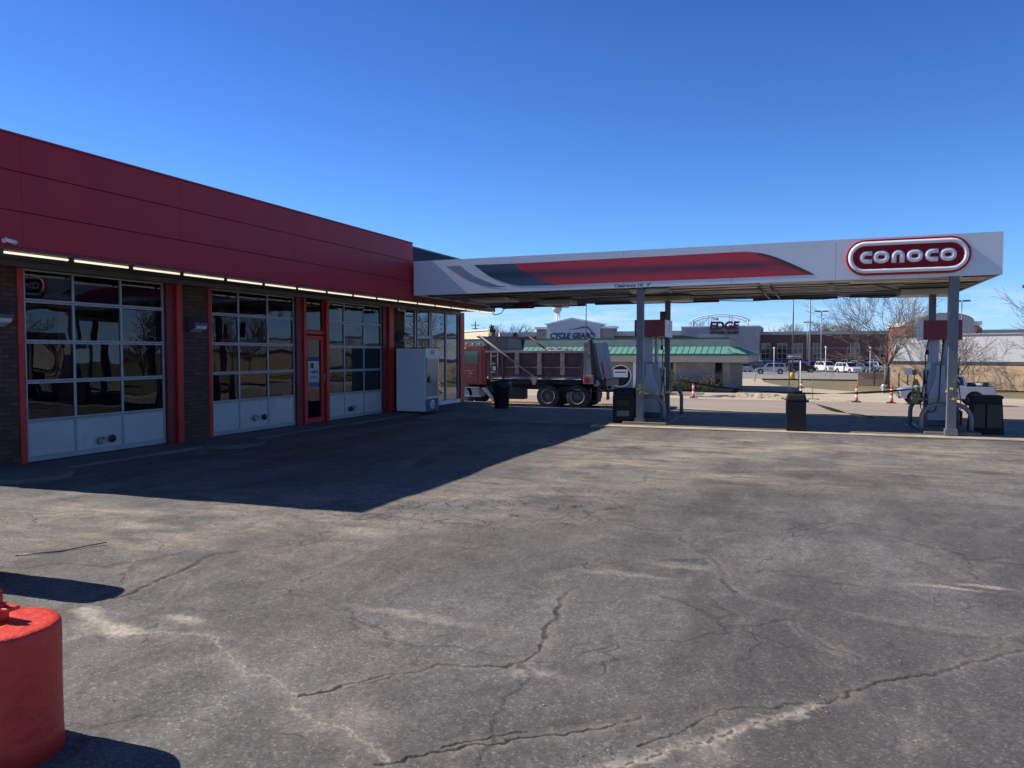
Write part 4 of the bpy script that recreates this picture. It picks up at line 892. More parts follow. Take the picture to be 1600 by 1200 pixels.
for i in range(14):
    a_ = random.uniform(0, 6.3); l_ = random.uniform(.05, .14); c_ = Vector((.48, -.3+random.uniform(-.02, .05), .88+random.uniform(-.05, .04))); e_ = c_+Vector((random.uniform(0, .03), l_*abs(math.cos(a_)), l_*math.sin(a_)*.8)); b.seg(c_, e_, .016, .008, n=5)
b.build('taped_handle', M['dark_tape'], t)

# ------------------------------------------------------------------ red drums in front
M['drum_red'] = mat('drum_red', (.68, .045, .025), .5, var=.12, vs=5, bump=.5, bs=22, dirt=((.26, .03, .025), 3.5, .75, .53))
def drum(x, y, lab):
    t = thing('red_bollard', (x, y, -.02), lab, 'bollard')
    MB().lathe([(.236, 0), (.232, .1), (.231, .3), (.233, .48), (.232, .532), (.228, .546), (.218, .5535), (.19, .555), (.1, .556), (0, .557)], n=72).build('body', M['drum_red'], t)
    return t
t = drum(-3.105, 2.13, 'squat red painted bollard with a bracket and strap on top in the near left corner')
b = MB(); b.box(-.17, -.0, -.05, .06, .556, .6); b.build('bracket', M['drum_red'], t, bevel=.012)
b = MB(); b.box(-.1, .045, .01, .075, .6005, .618); b.build('bracket_arm', M['drum_red'], t, bevel=.01)
b = MB(); b.seg((-.02, .03, .61), (-.02, .03, .68), .013, .012, n=12); b.lathe([(.012, 0), (.008, .008), (0, .011)], (-.02, .03, .68), n=10); b.lathe([(.026, 0), (.024, .014), (.0, .016)], (-.02, .03, .618), n=6); b.build('bolt', M['drum_red'], t)
b = MB(); b.box(.06, .13, -.238, -.19, .5, .558); b.build('clip', M['drum_red'], t, bevel=.008)
vs = []
for i in range(22):
    a_ = -1.75+i*.052; rr = .2355+(.03*max(0, 1-abs(i-11)/4)); zz = .487-.02*abs(math.sin((i-11)*.12))
    vs += [(rr*math.cos(a_), rr*math.sin(a_), zz), (rr*math.cos(a_), rr*math.sin(a_), zz+.014)]
MB().add(vs, [(2*i, 2*i+2, 2*i+3, 2*i+1) for i in range(21)]).build('strap', mat('strap', (.42, .38, .28), .6), t, fix=False)
t = thing('red_bollard', (-5.74, 3.72, -.02), 'tall red bollard just outside the left edge, seen by its shadow', 'bollard')
MB().lathe([(.2, 0), (.2, 1.02), (.19, 1.07), (.15, 1.1), (0, 1.11)], n=40).build('body', M['drum_red'], t)
# litter on the asphalt
t = thing('wire_scrap', (-5.75, 4.35, .02), 'thin rusty wire lying on the asphalt above the red bollard', 'wire')
MB().tube([(-.2, -.1, 0), (-.08, .0, .004), (.03, .12, .002), (.1, .3, .008), (.16, .45, .012)], .005, n=5).build('wire', M['alu_dark'], t)
random.seed(8)
M['stone'] = mat('stone', (.32, .29, .25), .9, var=.3, vs=30)
ico = bmesh.new(); bmesh.ops.create_icosphere(ico, subdivisions=1, radius=1); ico_me = bpy.data.meshes.new('pebble')
for v in ico.verts: v.co *= random.uniform(.75, 1.15)
ico.to_mesh(ico_me); ico.free(); ico_me.materials.append(M['stone'])
gb = MB(); iv = [tuple(v.co) for v in ico_me.vertices]; if_ = [tuple(p.vertices) for p in ico_me.polygons]
for k_ in range(190):
    d_ = random.uniform(2.2, 11)
    if random.random() < .35: (ax, ay), s_ = random.choice(CRACKS[random.choice(['S1', 'S2', 'S0', 'c15', 'c1'])]), .07; px_, py_ = random.gauss(ax, s_), random.gauss(ay, s_)
    else: a_ = random.uniform(-.9, .35); px_, py_ = d_*math.sin(a_), d_*math.cos(a_)
    r_ = random.choice((.003, .003, .004, .005, .006)); gb.add([(px_+v[0]*r_, py_+v[1]*r_, G(py_)+v[2]*r_*.6+.008+(fbm(np.array([px_*.45]), np.array([py_*.45]), 3)[0]-.5)*.07) for v in iv], if_)
o = gb.build('gravel', M['stone'], None, loc=(0, 0, 0), fix=False); o['kind'] = 'stuff'; o['label'] = 'loose grit and small stones scattered over the asphalt'

# ------------------------------------------------------------------ vehicles
M['hub_dark'] = mat('hub_dark', (.09, .085, .085), .6, var=.4, vs=9); M['tyre'] = M['rubber']; M['rim'] = mat('rim', (.42, .43, .45), .3, metal=.7, var=.1)
M['steel_rim'] = mat('steel_rim', (.3, .27, .25), .6, var=.25, vs=6, dirt=((.12, .1, .09), 6, .7, .5))
M['tail'] = mat('tail', (.5, .02, .02), .2); M['headlamp'] = mat('headlamp', (.65, .68, .72), .1)
M['truck_red'] = mat('truck_red', (.26, .02, .022), .28, var=.12, vs=3, coat=.4, dirt=((.2, .1, .08), 2, .35, .55))
M['bed_steel'] = mat('bed_steel', (.1, .04, .045), .6, var=.35, vs=2.5, dirt=((.2, .16, .15), 3, .6, .56))
M['bed_pale'] = mat('bed_pale', (.3, .27, .26), .65, var=.25, vs=3, dirt=((.14, .08, .08), 4, .8, .48))
def wheel(parent, x, y, z, r, wd, rim_m, name='wheel', side=-1, dual=False):
    W_ = MB(); w2 = wd*(2.1 if dual else 1); s_ = side
    def put(prof, mm, nm, par):
        return MB().lathe([(r_, h_*s_) for r_, h_ in prof], (x, y, z), ax='y', n=28, cap=False).build(nm, mm, par)
    wh = put([(r*.62, 0), (r*.9, 0), (r*.985, wd*.08), (r, wd*.2), (r, w2*.85), (r*.96, w2), (r*.6, w2)], M['tyre'], name, parent)
    put([(r*.63, wd*.0+.004), (r*.6, wd*.02), (r*.55, -wd*.12 if not dual else -wd*.3), (r*.3, -wd*.1 if not dual else -wd*.34), (r*.28, .0 if not dual else -wd*.12), (r*.0, .0 if not dual else -wd*.1)] if False else
        [(r*.64, -.006), (r*.6, -.004), (r*.56, wd*.22), (r*.54, wd*.3)], rim_m, 'rim', wh)
    put([(r*.56, wd*(.34 if dual else .2)), (r*.36, wd*(.4 if dual else .14)), (r*.3, wd*(.2 if dual else .1)), (r*.2, wd*.05), (0, wd*.04)], M['hub_dark'] if dual else rim_m, 'hub', wh)
    return wh
def vehicle(kind, x, y, rz, paint_m, lab, name=None, group='cars in the car park', L=4.5, W=1.8, H=1.45, rims='rim', zoff=0, cat='car', fine=False):
    """front towards local -x; base at the ground"""
    t = thing(name or 'parked_car', (x, y, G(y)+zoff), lab, cat, group, rz)
    r = .33 if kind in ('sedan', 'wagon') else (.36 if kind != 'pickup' else .385)
    belt = {'sedan': .93, 'wagon': .97, 'suv': 1.05, 'van': 1.05, 'pickup': 1.1}[kind]; hood = belt-.1 if kind != 'pickup' else 1.04
    x0 = -L/2; f1 = x0+.17*L; f2 = x0+(.8 if kind != 'pickup' else .79)*L; g = .2 if kind != 'pickup' else .34
    def arch(cx): return [(cx+(r+.07)*math.cos(a_), max(g, r+(r+.07)*math.sin(a_))) for a_ in np.linspace(math.pi, 0, 11)]
    tb = belt if kind != 'sedan' else belt-.02
    prof = [(x0+.03, g+.05), (f1-r-.09, g)]+arch(f1)+[(f2-r-.09, g)]+arch(f2)+[(L/2-.05, g+.06), (L/2, .62), (L/2-.02, tb-.08), (L/2-.1, tb), (x0+1.25, belt), (x0+.32, hood-.02), (x0+.08, hood-.14), (x0, hood-.3)]
    prof = [p_ for i, p_ in enumerate(prof) if i == 0 or math.dist(p_, prof[i-1]) > .005]
    body = MB(); body.prism(prof, 'y', -W/2, W/2); bo = body.build('body', paint_m, t, bevel=.045 if fine else .03)
    ci = {'sedan': (1.15, 1.95, 1.35, .55), 'wagon': (1.15, 1.9, .45, .12), 'suv': (1.2, 1.8, .4, .08), 'van': (.85, 1.6, .3, .08), 'pickup': (1.35, 2.0, 1.55, 1.4)}[kind]
    a0, a1, a2, a3 = x0+ci[0], x0+ci[1], L/2-ci[2], L/2-ci[3]; wb, wt = W/2-.05, W/2-.2
    cb = MB(); V = [(a0,-wb,belt-.01),(a3,-wb,belt-.01),(a3,wb,belt-.01),(a0,wb,belt-.01),(a1,-wt,H),(a2,-wt,H),(a2,wt,H),(a1,wt,H)]
    cb.add(V, [(0,3,2,1),(4,5,6,7),(0,1,5,4),(1,2,6,5),(2,3,7,6),(3,0,4,7)]); cb.build('cabin', paint_m, t, bevel=.035)
    def pt(u, v, s_):          # point on the sloped side: u along, v up
        xb = a0+(a3-a0)*u; xt = a1+(a2-a1)*u; return (xb+(xt-xb)*v, s_*((wb+(wt-wb)*v)+.012), belt+(H-belt)*v)
    n_w = {'sedan': [(.1, .5), (.53, .88)], 'wagon': [(.08, .4), (.43, .7), (.73, .93)], 'suv': [(.08, .38), (.41, .68), (.71, .94)], 'van': [(.08, .35), (.38, .66), (.69, .95)], 'pickup': [(.1, .56), (.6, .93)]}[kind]
    for s_ in (-1, 1):
        for u0, u1 in n_w: MB().add([pt(u0, .12, s_), pt(u1, .12, s_), pt(u1, .86, s_), pt(u0+.0, .86, s_)], [(0, 1, 2, 3)]).build('side_window', M['car_glass'], t, fix=False)
    def fr(xa, xb, nm, o_):
        MB().add([(xa+(xb-xa)*v+o_, s_*((wb+(wt-wb)*v)*.9), belt+(H-belt)*v+.012) for v in (.1, .9) for s_ in (-1, 1)], [(0, 1, 3, 2)]).build(nm, M['car_glass'], t, fix=False)
    fr(a0, a1, 'windscreen', -.012); fr(a3, a2, 'rear_window', .012)
    for cx in (f1, f2):
        for s_ in (-1, 1):
            wheel(t, cx, s_*(W/2-.02), r, r, .22, M[rims], side=-s_)
            MB().lathe([(r+.06, 0), (r+.06, .02)], (cx, s_*(W/2-.25), r), ax='y', n=16).build('wheel_well', M['black'], t)
    for s_ in (-1, 1):
        MB().taper((x0+.1, s_*(W/2-.26)), (.12, .19), (.1, .15), hood-.3, hood-.15).build('headlight', M['headlamp'], t, bevel=.015)
        if kind in ('suv', 'van', 'wagon'): MB().box(L/2-.12, L/2+.012, s_*(W/2-.12)-.1, s_*(W/2-.12)+.1, .85, 1.2).build('tail_light', M['tail'], t, bevel=.015)
        else: MB().box(L/2-.12, L/2+.012, s_*(W/2-.12)-.1, s_*(W/2-.12)+.1, .7, tb-.06 if kind == 'sedan' else 1.06).build('tail_light', M['tail'], t, bevel=.015)
        MB().box(a0+.28, a0+.42, s_*(W/2+.02)-.08, s_*(W/2+.02)+.08, belt-.02, belt+.12).build('mirror', paint_m, t, bevel=.02)
    MB().box(x0-.012, x0+.03, -W*.3, W*.3, .55, hood-.33).build('grille', M['black'], t, bevel=.01)
    MB().box(x0-.04, x0+.12, -W*.46, W*.46, g+.02, .5).build('front_bumper', M['black'] if kind == 'pickup' else paint_m, t, bevel=.04)
    MB().box(L/2-.1, L/2+.05, -W*.46, W*.46, g+.04, .58).build('rear_bumper', M['alu'] if kind == 'pickup' else paint_m, t, bevel=.04)
    MB().box(x0-.052, x0-.041, -.16, .16, .36, .5).build('number_plate', M['white'], t)
    MB().box(L/2+.014, L/2+.022, -.16, .16, .66, .8).build('number_plate', M['white'], t)
    return t
def paint_mat(n_, c, metal=.3): return mat(n_, c, .28, metal=metal, coat=.6, var=.02, spec=.5)
silver = paint_mat('silver_paint', (.42, .44, .47), .5); dark = paint_mat('dark_paint', (.02, .022, .028)); whitep = paint_mat('white_paint', (.72, .72, .72), 0)
maroon = paint_mat('maroon_paint', (.09, .012, .02)); navy = paint_mat('navy_paint', (.025, .035, .06)); greyp = paint_mat('grey_paint', (.14, .15, .17)); pearl = paint_mat('pearl_paint', (.55, .55, .55), .1)
# silver pickup on the street
PX, PYY = 7.2, 50.6
pk = vehicle('pickup', PX, PYY, 0, paint_mat('pickup_paint', (.4, .43, .5), .3), 'silver crew cab pickup truck driving left along the street beyond the right hand pump', 'pickup_truck', None, L=4.8, W=1.85, H=1.72, zoff=.04, cat='pickup truck', fine=True)
MB().box(1.08, 2.3, -.78, .78, 1.095, 1.108).build('bed_shade_sheet', M['black'], pk)  # black sheet on the solid body stands in for the shaded open bed
b = MB(); b.box(1.02, 2.36, -.9, -.82, 1.09, 1.13); b.build('bed_rail', M['black'], pk, bevel=.01); b = MB(); b.box(1.02, 2.36, .82, .9, 1.09, 1.13); b.build('bed_rail', M['black'], pk, bevel=.01)
for xd in (-.55, .35): MB().box(xd, xd+.012, -.931, -.92, .5, 1.06).build('door_gap', M['black'], pk)
MB().box(-.05, .18, -.945, -.925, .9, .93).build('door_handle', M['black'], pk)
MB().box(-.85, .9, -.96, -.88, .34, .4).build('side_step', M['black'], pk, bevel=.01)
ld = thing('bed_load', (PX+1.7, PYY, G(PYY)+1.14), 'dark green bags and a box riding in the silver pickup bed', 'load')
for x_, z_, m_ in ((-.35, .2, 'dark_tape'), (0, .14, 'white'), (.3, .24, 'dark_tape')): MB().box(x_-.15, x_+.15, -.4, .4, 0, z_).build('bag', M[m_], ld, bevel=.05)
cars = [('suv', -5.9, 127, 0, silver, 'silver suv crossing in front of the parked rows, nearest the grass', 4.6, 1.68), ('suv', -1.6, 135.5, math.pi+.2, dark, 'black hatchback behind the one way sign posts', 4.3, 1.6),
 ('suv', 2.3, 140, 2.05, whitep, 'white suv parked tail out, left of the two white ones', 4.8, 1.75), ('wagon', 5.5, 136, 2.2, whitep, 'white rounded crossover parked tail out, nearest the low tan wall', 4.7, 1.65),
 ('sedan', 8.6, 147, 1.9, maroon, 'maroon car parked beyond the end of the low tan wall', 4.7, 1.5), ('suv', 10.9, 148, 2.0, dark, 'black suv behind the bare tree trunk', 4.8, 1.75),
 ('suv', -9.4, 142, -.5, dark, 'black suv parked just right of the restaurant', 4.9, 1.8), ('sedan', -11.9, 146, -1.0, silver, 'silver sedan nose out beside the restaurant corner', 4.6, 1.45), ('sedan', -12.9, 137.5, math.pi, dark, 'black sedan half hidden by the restaurant corner', 4.7, 1.42),
 ('pickup', -.1, 154, math.pi+.15, navy, 'navy pickup parked behind the black hatchback', 5.6, 1.85), ('pickup', -7.2, 160, .3, dark, 'dark pickup parked behind the silver suv', 5.5, 1.85), ('van', -4.2, 150, .2, maroon, 'plum minivan parked behind the silver suv', 4.9, 1.75),
 ('sedan', 1.6, 166, 2.0, silver, 'silver sedan in the back row left of the white suv', 4.6, 1.45), ('sedan', 5.6, 158, 2.0, navy, 'navy sedan in the row behind the white suv', 4.6, 1.45), ('wagon', 8.4, 160, 2.0, silver, 'silver wagon behind the white crossover', 4.7, 1.6),
 ('sedan', 12.6, 163, 2.0, whitep, 'white sedan in the back row above the black suv', 4.6, 1.45), ('sedan', 14.8, 152, 1.9, dark, 'black sedan right of the bare tree trunk', 4.6, 1.45), ('suv', 13.0, 156, 2.0, greyp, 'grey suv left of the bare tree trunk', 4.7, 1.7),
 ('sedan', -4.8, 172, 2.0, greyp, 'grey sedan in the last row below the tall brick windows', 4.5, 1.45), ('suv', 3.4, 174, 2.0, navy, 'navy suv in the last row below the light pole', 4.7, 1.7), ('sedan', -15.5, 165, 2.0, pearl, 'pale sedan in the back row beside the restaurant roof edge', 4.6, 1.45),
 ('suv', 7.2, 172, 2.0, greyp, 'grey suv at the back right of the light pole', 4.7, 1.75), ('sedan', -9.8, 170, 2.0, whitep, 'white sedan in the last row beyond the black suv', 4.6, 1.45), ('suv', 10.2, 170, 2.0, maroon, 'maroon suv at the back beyond the grey suv', 4.7, 1.75)]
cars += [('sedan', 8.4, 141, 2.1, greyp, 'dark grey sedan parked tail out above the low tan wall', 4.6, 1.45), ('suv', 10.6, 143, 2.1, silver, 'silver suv parked left of the black suv by the tree', 4.7, 1.7), ('sedan', -3.9, 142, .2, greyp, 'grey sedan just behind the roof of the black hatchback', 4.6, 1.45), ('suv', -.2, 143.5, 2.2, maroon, 'maroon suv right of the yellow pole base', 4.6, 1.65), ('sedan', -10.9, 137, -1.2, silver, 'silver sedan nose out between the restaurant and the black suv', 4.6, 1.45),
 ('sedan', -6.2, 153, .1, greyp, 'grey sedan seen over the roof of the silver suv', 4.6, 1.45), ('suv', -2.0, 147, 2.4, greyp, 'grey suv between the plum minivan and the navy pickup', 4.6, 1.7), ('sedan', 4.1, 150, 2.1, dark, 'black sedan between the two white suvs', 4.6, 1.4),
 ('sedan', 7.0, 151, 2.0, silver, 'silver sedan tail out right of the white crossover', 4.6, 1.45), ('suv', 1.0, 150, 2.1, dark, 'black suv nose in behind the flat lamp pole', 4.7, 1.7), ('wagon', 10.0, 158, 2.0, dark, 'black wagon behind the maroon car', 4.7, 1.55),
 ('suv', -8.3, 152, -.4, navy, 'navy suv between the two black suvs near the restaurant', 4.7, 1.7), ('sedan', 15.6, 160, 2.0, maroon, 'maroon sedan far right of the tree trunk', 4.6, 1.45), ('sedan', -.6, 162, 2.0, whitep, 'white sedan in the back row above the navy pickup', 4.6, 1.45), ('suv', 12.0, 172, 2.0, silver, 'silver suv in the last row behind the tree', 4.7, 1.7)]
for kd, x, y, rz, pm, lab, L_, H_ in cars: vehicle(kd, x, y, rz, pm, lab, L=L_, H=H_)

# ------------------------------------------------------------------ dump truck
TZ = -.86
dt = thing('dump_truck', (-11.5, 34.35, TZ), 'dusty red dump truck loaded with gravel standing beyond the garage corner', 'dump truck', world=False)
# local: x from -3.9 (cab) to 3.2 (tail), y -1.25 near side .. 1.25
def tb(nm, m, *b_, bevel=.01): return MB().box(*b_).build(nm, M[m], dt, bevel=bevel)
tb('frame', 'black', -4.6, 2.9, -.45, -.3, .85, 1.05); tb('frame', 'black', -4.6, 2.9, .3, .45, .85, 1.05)
c_ = MB(); c_.prism([(-4.1, 1.0), (-2.76, 1.0), (-2.76, 2.66), (-2.9, 2.8), (-3.8, 2.8), (-3.98, 2.6), (-4.12, 1.95)], 'y', -1.1, 1.1); cab = c_.build('cab', M['truck_red'], dt, bevel=.05)
c_ = MB(); c_.prism([(-5.9, 1.0), (-4.11, 1.0), (-4.11, 1.93), (-5.7, 1.7), (-5.95, 1.5)], 'y', -.85, .85); c_.build('hood', M['truck_red'], dt, bevel=.06)
MB().box(-4.02, -3.22, -1.118, -1.1, 1.12, 1.92).build('door', M['truck_red'], dt, bevel=.01)
MB().add([(-4.0,-1.115,1.98),(-3.2,-1.115,1.98),(-3.2,-1.115,2.58),(-3.88,-1.115,2.58)], [(0,1,2,3)]).build('side_window', mat('truck_glass', (.04, .12, .11), .05, spec=1), dt, fix=False)
tb('door_post', 'truck_red', -3.08, -2.98, -1.125, -1.09, 1.05, 2.7)
tb('roof_visor', 'bed_pale', -4.15, -2.78, -1.0, 1.0, 2.81, 2.86)
random.seed(4)
for i, x_ in enumerate((-3.95, -3.6, -3.25, -2.95)): MB().lathe([(0, .12), (.06, .1), (.08, 0)], (x_, -.7, 2.86), n=10).build('roof_lamp', M['orange'] if i == 0 else M['bed_pale'], dt)
b = MB()
for i, (x_, z_, w_) in enumerate(((-3.98, 1.62, .1), (-3.86, 1.6, .07), (-3.76, 1.63, .12), (-3.62, 1.6, .1), (-3.49, 1.64, .13), (-3.7, 1.5, .28), (-3.92, 1.52, .12), (-3.75, 1.36, .1), (-3.58, 1.36, .1))):
    b.prism([(x_, z_), (x_+w_, z_+.01), (x_+w_*.8, z_+.07), (x_+w_*.1, z_+.06)], 'y', -1.124, -1.12)
b.build('door_lettering', M['bed_pale'], dt)
tb('fuel_tank', 'alu', -4.0, -3.1, -1.15, -.55, .42, .86, bevel=.06); tb('tank_step', 'alu', -4.05, -3.02, -1.22, -1.1, .42, .47); tb('tank_step', 'alu', -4.05, -3.1, -1.2, -1.1, .84, .88)
b = MB(); b.prism([(-3.05, .86), (-2.75, .86), (-2.35, .3), (-2.45, .22)], 'y', -1.1, -.7); b.build('fender_brace', M['alu'], dt, bevel=.01)
tb('battery_box', 'black', -1.9, -.9, -1.05, -.5, .35, .9, bevel=.03); tb('air_tank', 'black', -2.9, -2.1, -.95, -.4, .5, .95)
tb('subframe', 'black', -2.5, 2.9, -.9, .9, 1.06, 1.22)
tb('mirror', 'black', -4.12, -4.04, -1.4, -1.2, 1.9, 2.45, bevel=.02); MB().tube([(-4.08, -1.12, 2.3), (-4.08, -1.32, 2.3)], .015, n=6).build('mirror_arm', M['alu'], dt); MB().seg((-2.8, .7, 1.2), (-2.8, .7, 3.5), .07, n=10).build('exhaust_stack', M['alu'], dt)
# bed: floor, sides with ribs, rails
bed = MB(); bed.box(-2.66, 2.05, -1.22, -1.16, 1.42, 2.5); bs = bed.build('bed_side', M['bed_steel'], dt)
MB().box(-2.66, 2.05, 1.16, 1.22, 1.42, 2.5).build('bed_side', M['bed_steel'], dt); tb('bed_floor', 'bed_steel', -2.66, 2.3, -1.155, 1.155, 1.36, 1.45); tb('bed_front', 'bed_steel', -2.72, -2.665, -1.16, 1.16, 1.3, 2.9)
MB().prism([(-1.28, 1.3), (-1.16, 1.3), (-1.16, 1.5)], 'x', -2.66, 2.05).build('bed_skirt', M['bed_pale'], dt)
for s_ in (-1, 1): MB().box(-2.72, 2.1, s_*1.23-.06, s_*1.23+.06, 2.5, 2.6).build('top_rail', M['bed_pale'], dt, bevel=.012)
for x_ in (-1.15, -.05, 1.05): MB().box(x_-.1, x_+.1, -1.3, -1.221, 1.5, 2.499).build('rib', M['bed_pale'], dt, bevel=.01)
for x_ in (-2.55, -2.62+.75, 1.95): MB().box(x_-.04, x_+.04, -1.28, -1.221, 1.3, 2.499).build('rib', M['bed_steel'], dt, bevel=.006)
for x0, x1 in ((-1.75, -1.25), (-1.05, -.15), (.05, .95), (1.15, 1.9)): MB().box(x0, x1, -1.26, -1.23, 1.82, 1.86).build('mid_rail', M['bed_pale'], dt)
l_ = MB(); l_.seg((-2.42, -1.34, 1.15), (-2.42, -1.34, 2.5), .018, n=6); l_.seg((-2.08, -1.34, 1.15), (-2.08, -1.34, 2.5), .018, n=6)
for z_ in (1.2, 1.6, 2.0, 2.35): l_.seg((-2.42, -1.34, z_), (-2.08, -1.34, z_), .018, n=6)
l_.build('ladder', M['bed_pale'], dt); tb('placard', 'paper', -2.33, -2.17, -1.37, -1.355, 1.68, 1.88, bevel=0)
# raised protector over the cab, tarp arms
cp_ = MB(); cp_.prism([(-2.72, 2.62), (-1.72, 2.62), (-1.62, 3.2), (-2.9, 3.28), (-3.3, 3.3), (-2.9, 3.05)], 'y', -1.1, -1.04); cp_.build('cab_protector', M['alu_dark'], dt)
tb('cab_protector', 'bed_steel', -3.25, -1.65, -1.03, 1.03, 3.2, 3.27); tb('cab_protector', 'alu_dark', -1.85, -1.75, -1.02, 1.02, 2.6, 3.19)
MB().prism([(-2.72, 2.62), (-1.72, 2.62), (-1.62, 3.2), (-2.9, 3.28)], 'y', 1.04, 1.1).build('cab_protector', M['alu_dark'], dt)
MB().seg((-2.98, -1.4, 3.3), (-.28, -1.4, 1.42), .045, n=4).build('tarp_arm', M['bed_pale'], dt); MB().seg((-1.5, 1.35, 3.3), (-.28, 1.35, 2.4), .045, n=4).build('tarp_arm', M['bed_steel'], dt)
MB().prism([(-.42, 1.42), (-.1, 1.42), (-.2, 1.05), (-.32, 1.05)], 'y', -1.45, -1.36).build('arm_pivot', M['bed_pale'], dt)
# gravel load with an uneven top
n1, n2 = 60, 22; V_ = []
for i in range(n1):
    for j in range(n2):
        x_ = -2.65+4.9*i/(n1-1); y_ = -1.15+2.3*j/(n2-1); edge = min(1, j/3, (n2-1-j)/3)
        V_.append((x_, y_, 2.46+.2*edge*(.5+.5*math.sin(i*.19+1))+random.uniform(-.035, .05)*(.4+edge)))
gr_ = MB().add(V_, [(i*n2+j, (i+1)*n2+j, (i+1)*n2+j+1, i*n2+j+1) for i in range(n1-1) for j in range(n2-1)])
ld = thing('gravel_load', (-11.5, 34.35, TZ), 'grey crushed gravel heaped in the dump truck bed', 'gravel'); o = gr_.build('heap', mat('gravel_top', (.3, .29, .28), .95, var=.4, vs=14, bump=1, bs=30), ld, fix=False)
# tail: rear post, tailgate, lights, flaps
MB().prism([(2.0, 1.2), (2.42, 1.2), (2.3, 3.02), (2.02, 2.98)], 'y', -1.27, -1.12).build('rear_post', M['bed_pale'], dt, bevel=.012)
MB().prism([(2.43, 1.1), (2.62, 1.1), (2.42, 3.05), (2.31, 3.05)], 'y', -1.3, -1.1).build('gate_arm', M['black'], dt, bevel=.02)
MB().seg((2.25, -1.25, 3.08), (2.42, -1.25, 3.06), .05, n=10).build('gate_hinge', M['black'], dt)
MB().prism([(2.2, 1.2), (2.42, 1.2), (2.42, 3.0), (2.2, 2.96)], 'y', 1.1, 1.25).build('rear_post', M['bed_steel'], dt, bevel=.012)
MB().prism([(2.5, 1.15), (2.85, 1.15), (2.5, 2.95), (2.4, 2.95)], 'y', -1.09, 1.2).build('tailgate', mat('tailgate', (.13, .14, .17), .55, var=.3, vs=2, dirt=((.24, .22, .2), 3, .5, .55)), dt, bevel=.02)
tg = MB(); tg.prism([(2.87, 1.25), (2.89, 1.25), (2.7, 2.1), (2.68, 2.1)], 'y', -.6, -.1); tg.build('warning_panel', mat('pink_red', (.4, .03, .07), .5, var=.2), dt)
tb('rear_bumper', 'black', 2.5, 3.05, -1.2, 1.2, 1.0, 1.3, bevel=.05)
tb('light_bracket', 'bed_pale', 2.02, 2.5, -1.33, -1.15, 1.12, 1.5, bevel=.01); tb('tail_light', 'tail', 2.08, 2.3, -1.345, -1.33, 1.16, 1.42); tb('tail_light', 'tail', 2.85, 2.9, -1.15, -.95, 1.4, 1.55)
MB().lathe([(.14, 0), (.14, .1), (.06, .12), (0, .12)], (2.62, -1.28, 1.15), ax='y', n=16).build('hub', M['bed_pale'], dt)
for y_ in (-1.1, .5): MB().box(2.62, 2.64, y_, y_+.55, .3, 1.05).build('mud_flap', mat('flap', (.06, .02, .03), .7, var=.3), dt)
for cx in (.32, 1.72):
    for s_ in (-1, 1): wheel(dt, cx, s_*1.24, .535, .535, .28, M['steel_rim'], side=-s_, dual=True)
for s_ in (-1, 1): wheel(dt, -3.95, s_*1.15, .53, .53, .3, M['steel_rim'], side=-s_)
MB().seg((.32, -.5, .53), (.32, .5, .53), .1).build('axle', M['black'], dt); MB().seg((1.72, -.5, .53), (1.72, .5, .53), .1).build('axle', M['black'], dt)
tb('suspension', 'black', -.1, 2.2, -.8, -.5, .45, .95)

# ------------------------------------------------------------------ buildings across the street
def wthing(name, loc, lab, cat, group=None): return thing(name, loc, lab, cat, group, world=True)
M['block_wall'] = brick_mat('block_wall', (.27, .25, .225), (.33, .31, .28), (.2, .19, .17), 'xz', .6, .3, .012, bump=.3, var=.15)
M['stucco'] = mat('stucco', (.46, .41, .355), .9, var=.08, vs=.8); M['stucco_dark'] = mat('stucco_dark', (.2, .19, .185), .9, var=.08)
M['green_roof'] = mat('green_roof', (.11, .3, .245), .7, var=.08, vs=1); M['green_dark'] = mat('green_dark', (.015, .12, .09), .4)
rs = wthing('green_roof_restaurant', (-18, 70, -1.6), 'low beige restaurant with a green metal roof band and a round window', 'restaurant')
YF = 66.; RX1 = -6.35
for x0, x1 in ((-45, -14.4), (-10.9, RX1)): box('block_wall', M['block_wall'], rs, x0, x1, YF, YF+.3, -1.62, .85)
box('side_wall', M['block_wall'], rs, RX1-.3, RX1, YF+.31, YF+13, -1.62, .85); box('rear_wall', M['block_wall'], rs, -45, RX1-.31, YF+12.7, YF+13, -1.62, .85)
box('recess_wall', M['stucco_dark'], rs, -14.3, -10.95, YF+1.2, YF+1.4, -1.62, .85)
box('recess_glass', M['car_glass'], rs, -13.9, -11.4, YF+1.1, YF+1.19, -1.4, .7); box('recess_frame', M['alu'], rs, -12.7, -12.6, YF+1.05, YF+1.1, -1.4, .7)
box('column', M['offwhite'], rs, -14.38, -14.15, YF-.3, YF-.1, -1.6, .85); box('column', M['stucco'], rs, -10.95, -10.75, YF-.05, YF-.001, -1.6, .85)
box('tall_window', M['car_glass'], rs, -7.5, -6.95, YF-.02, YF-.001, -1.35, .84); box('window_frame', M['alu_dark'], rs, -6.95, -6.88, YF-.03, YF-.001, -1.4, .84)
EX = RX1+1.55
b = MB(); b.box(-46, EX, YF-1.1, YF+14, .86, 1.5); b.build('eave_band', M['stucco'], rs)
box('soffit_trim', M['stucco_dark'], rs, -46, EX-.05, YF-1.05, YF+13.9, .84, .858)
rf = MB(); x1 = EX+.08; y0 = YF-1.2; rx, ry = EX-1.7, YF+.55
rf.add([(-46, y0, 1.5), (x1, y0, 1.5), (rx, ry, 2.18), (-46, ry, 2.18), (x1, YF+14, 1.5), (rx, YF+13, 2.18)], [(0, 1, 2, 3), (1, 4, 5, 2)]); rr = rf.build('metal_roof', M['green_roof'], rs, fix=False)
sm = MB(); x = -45.
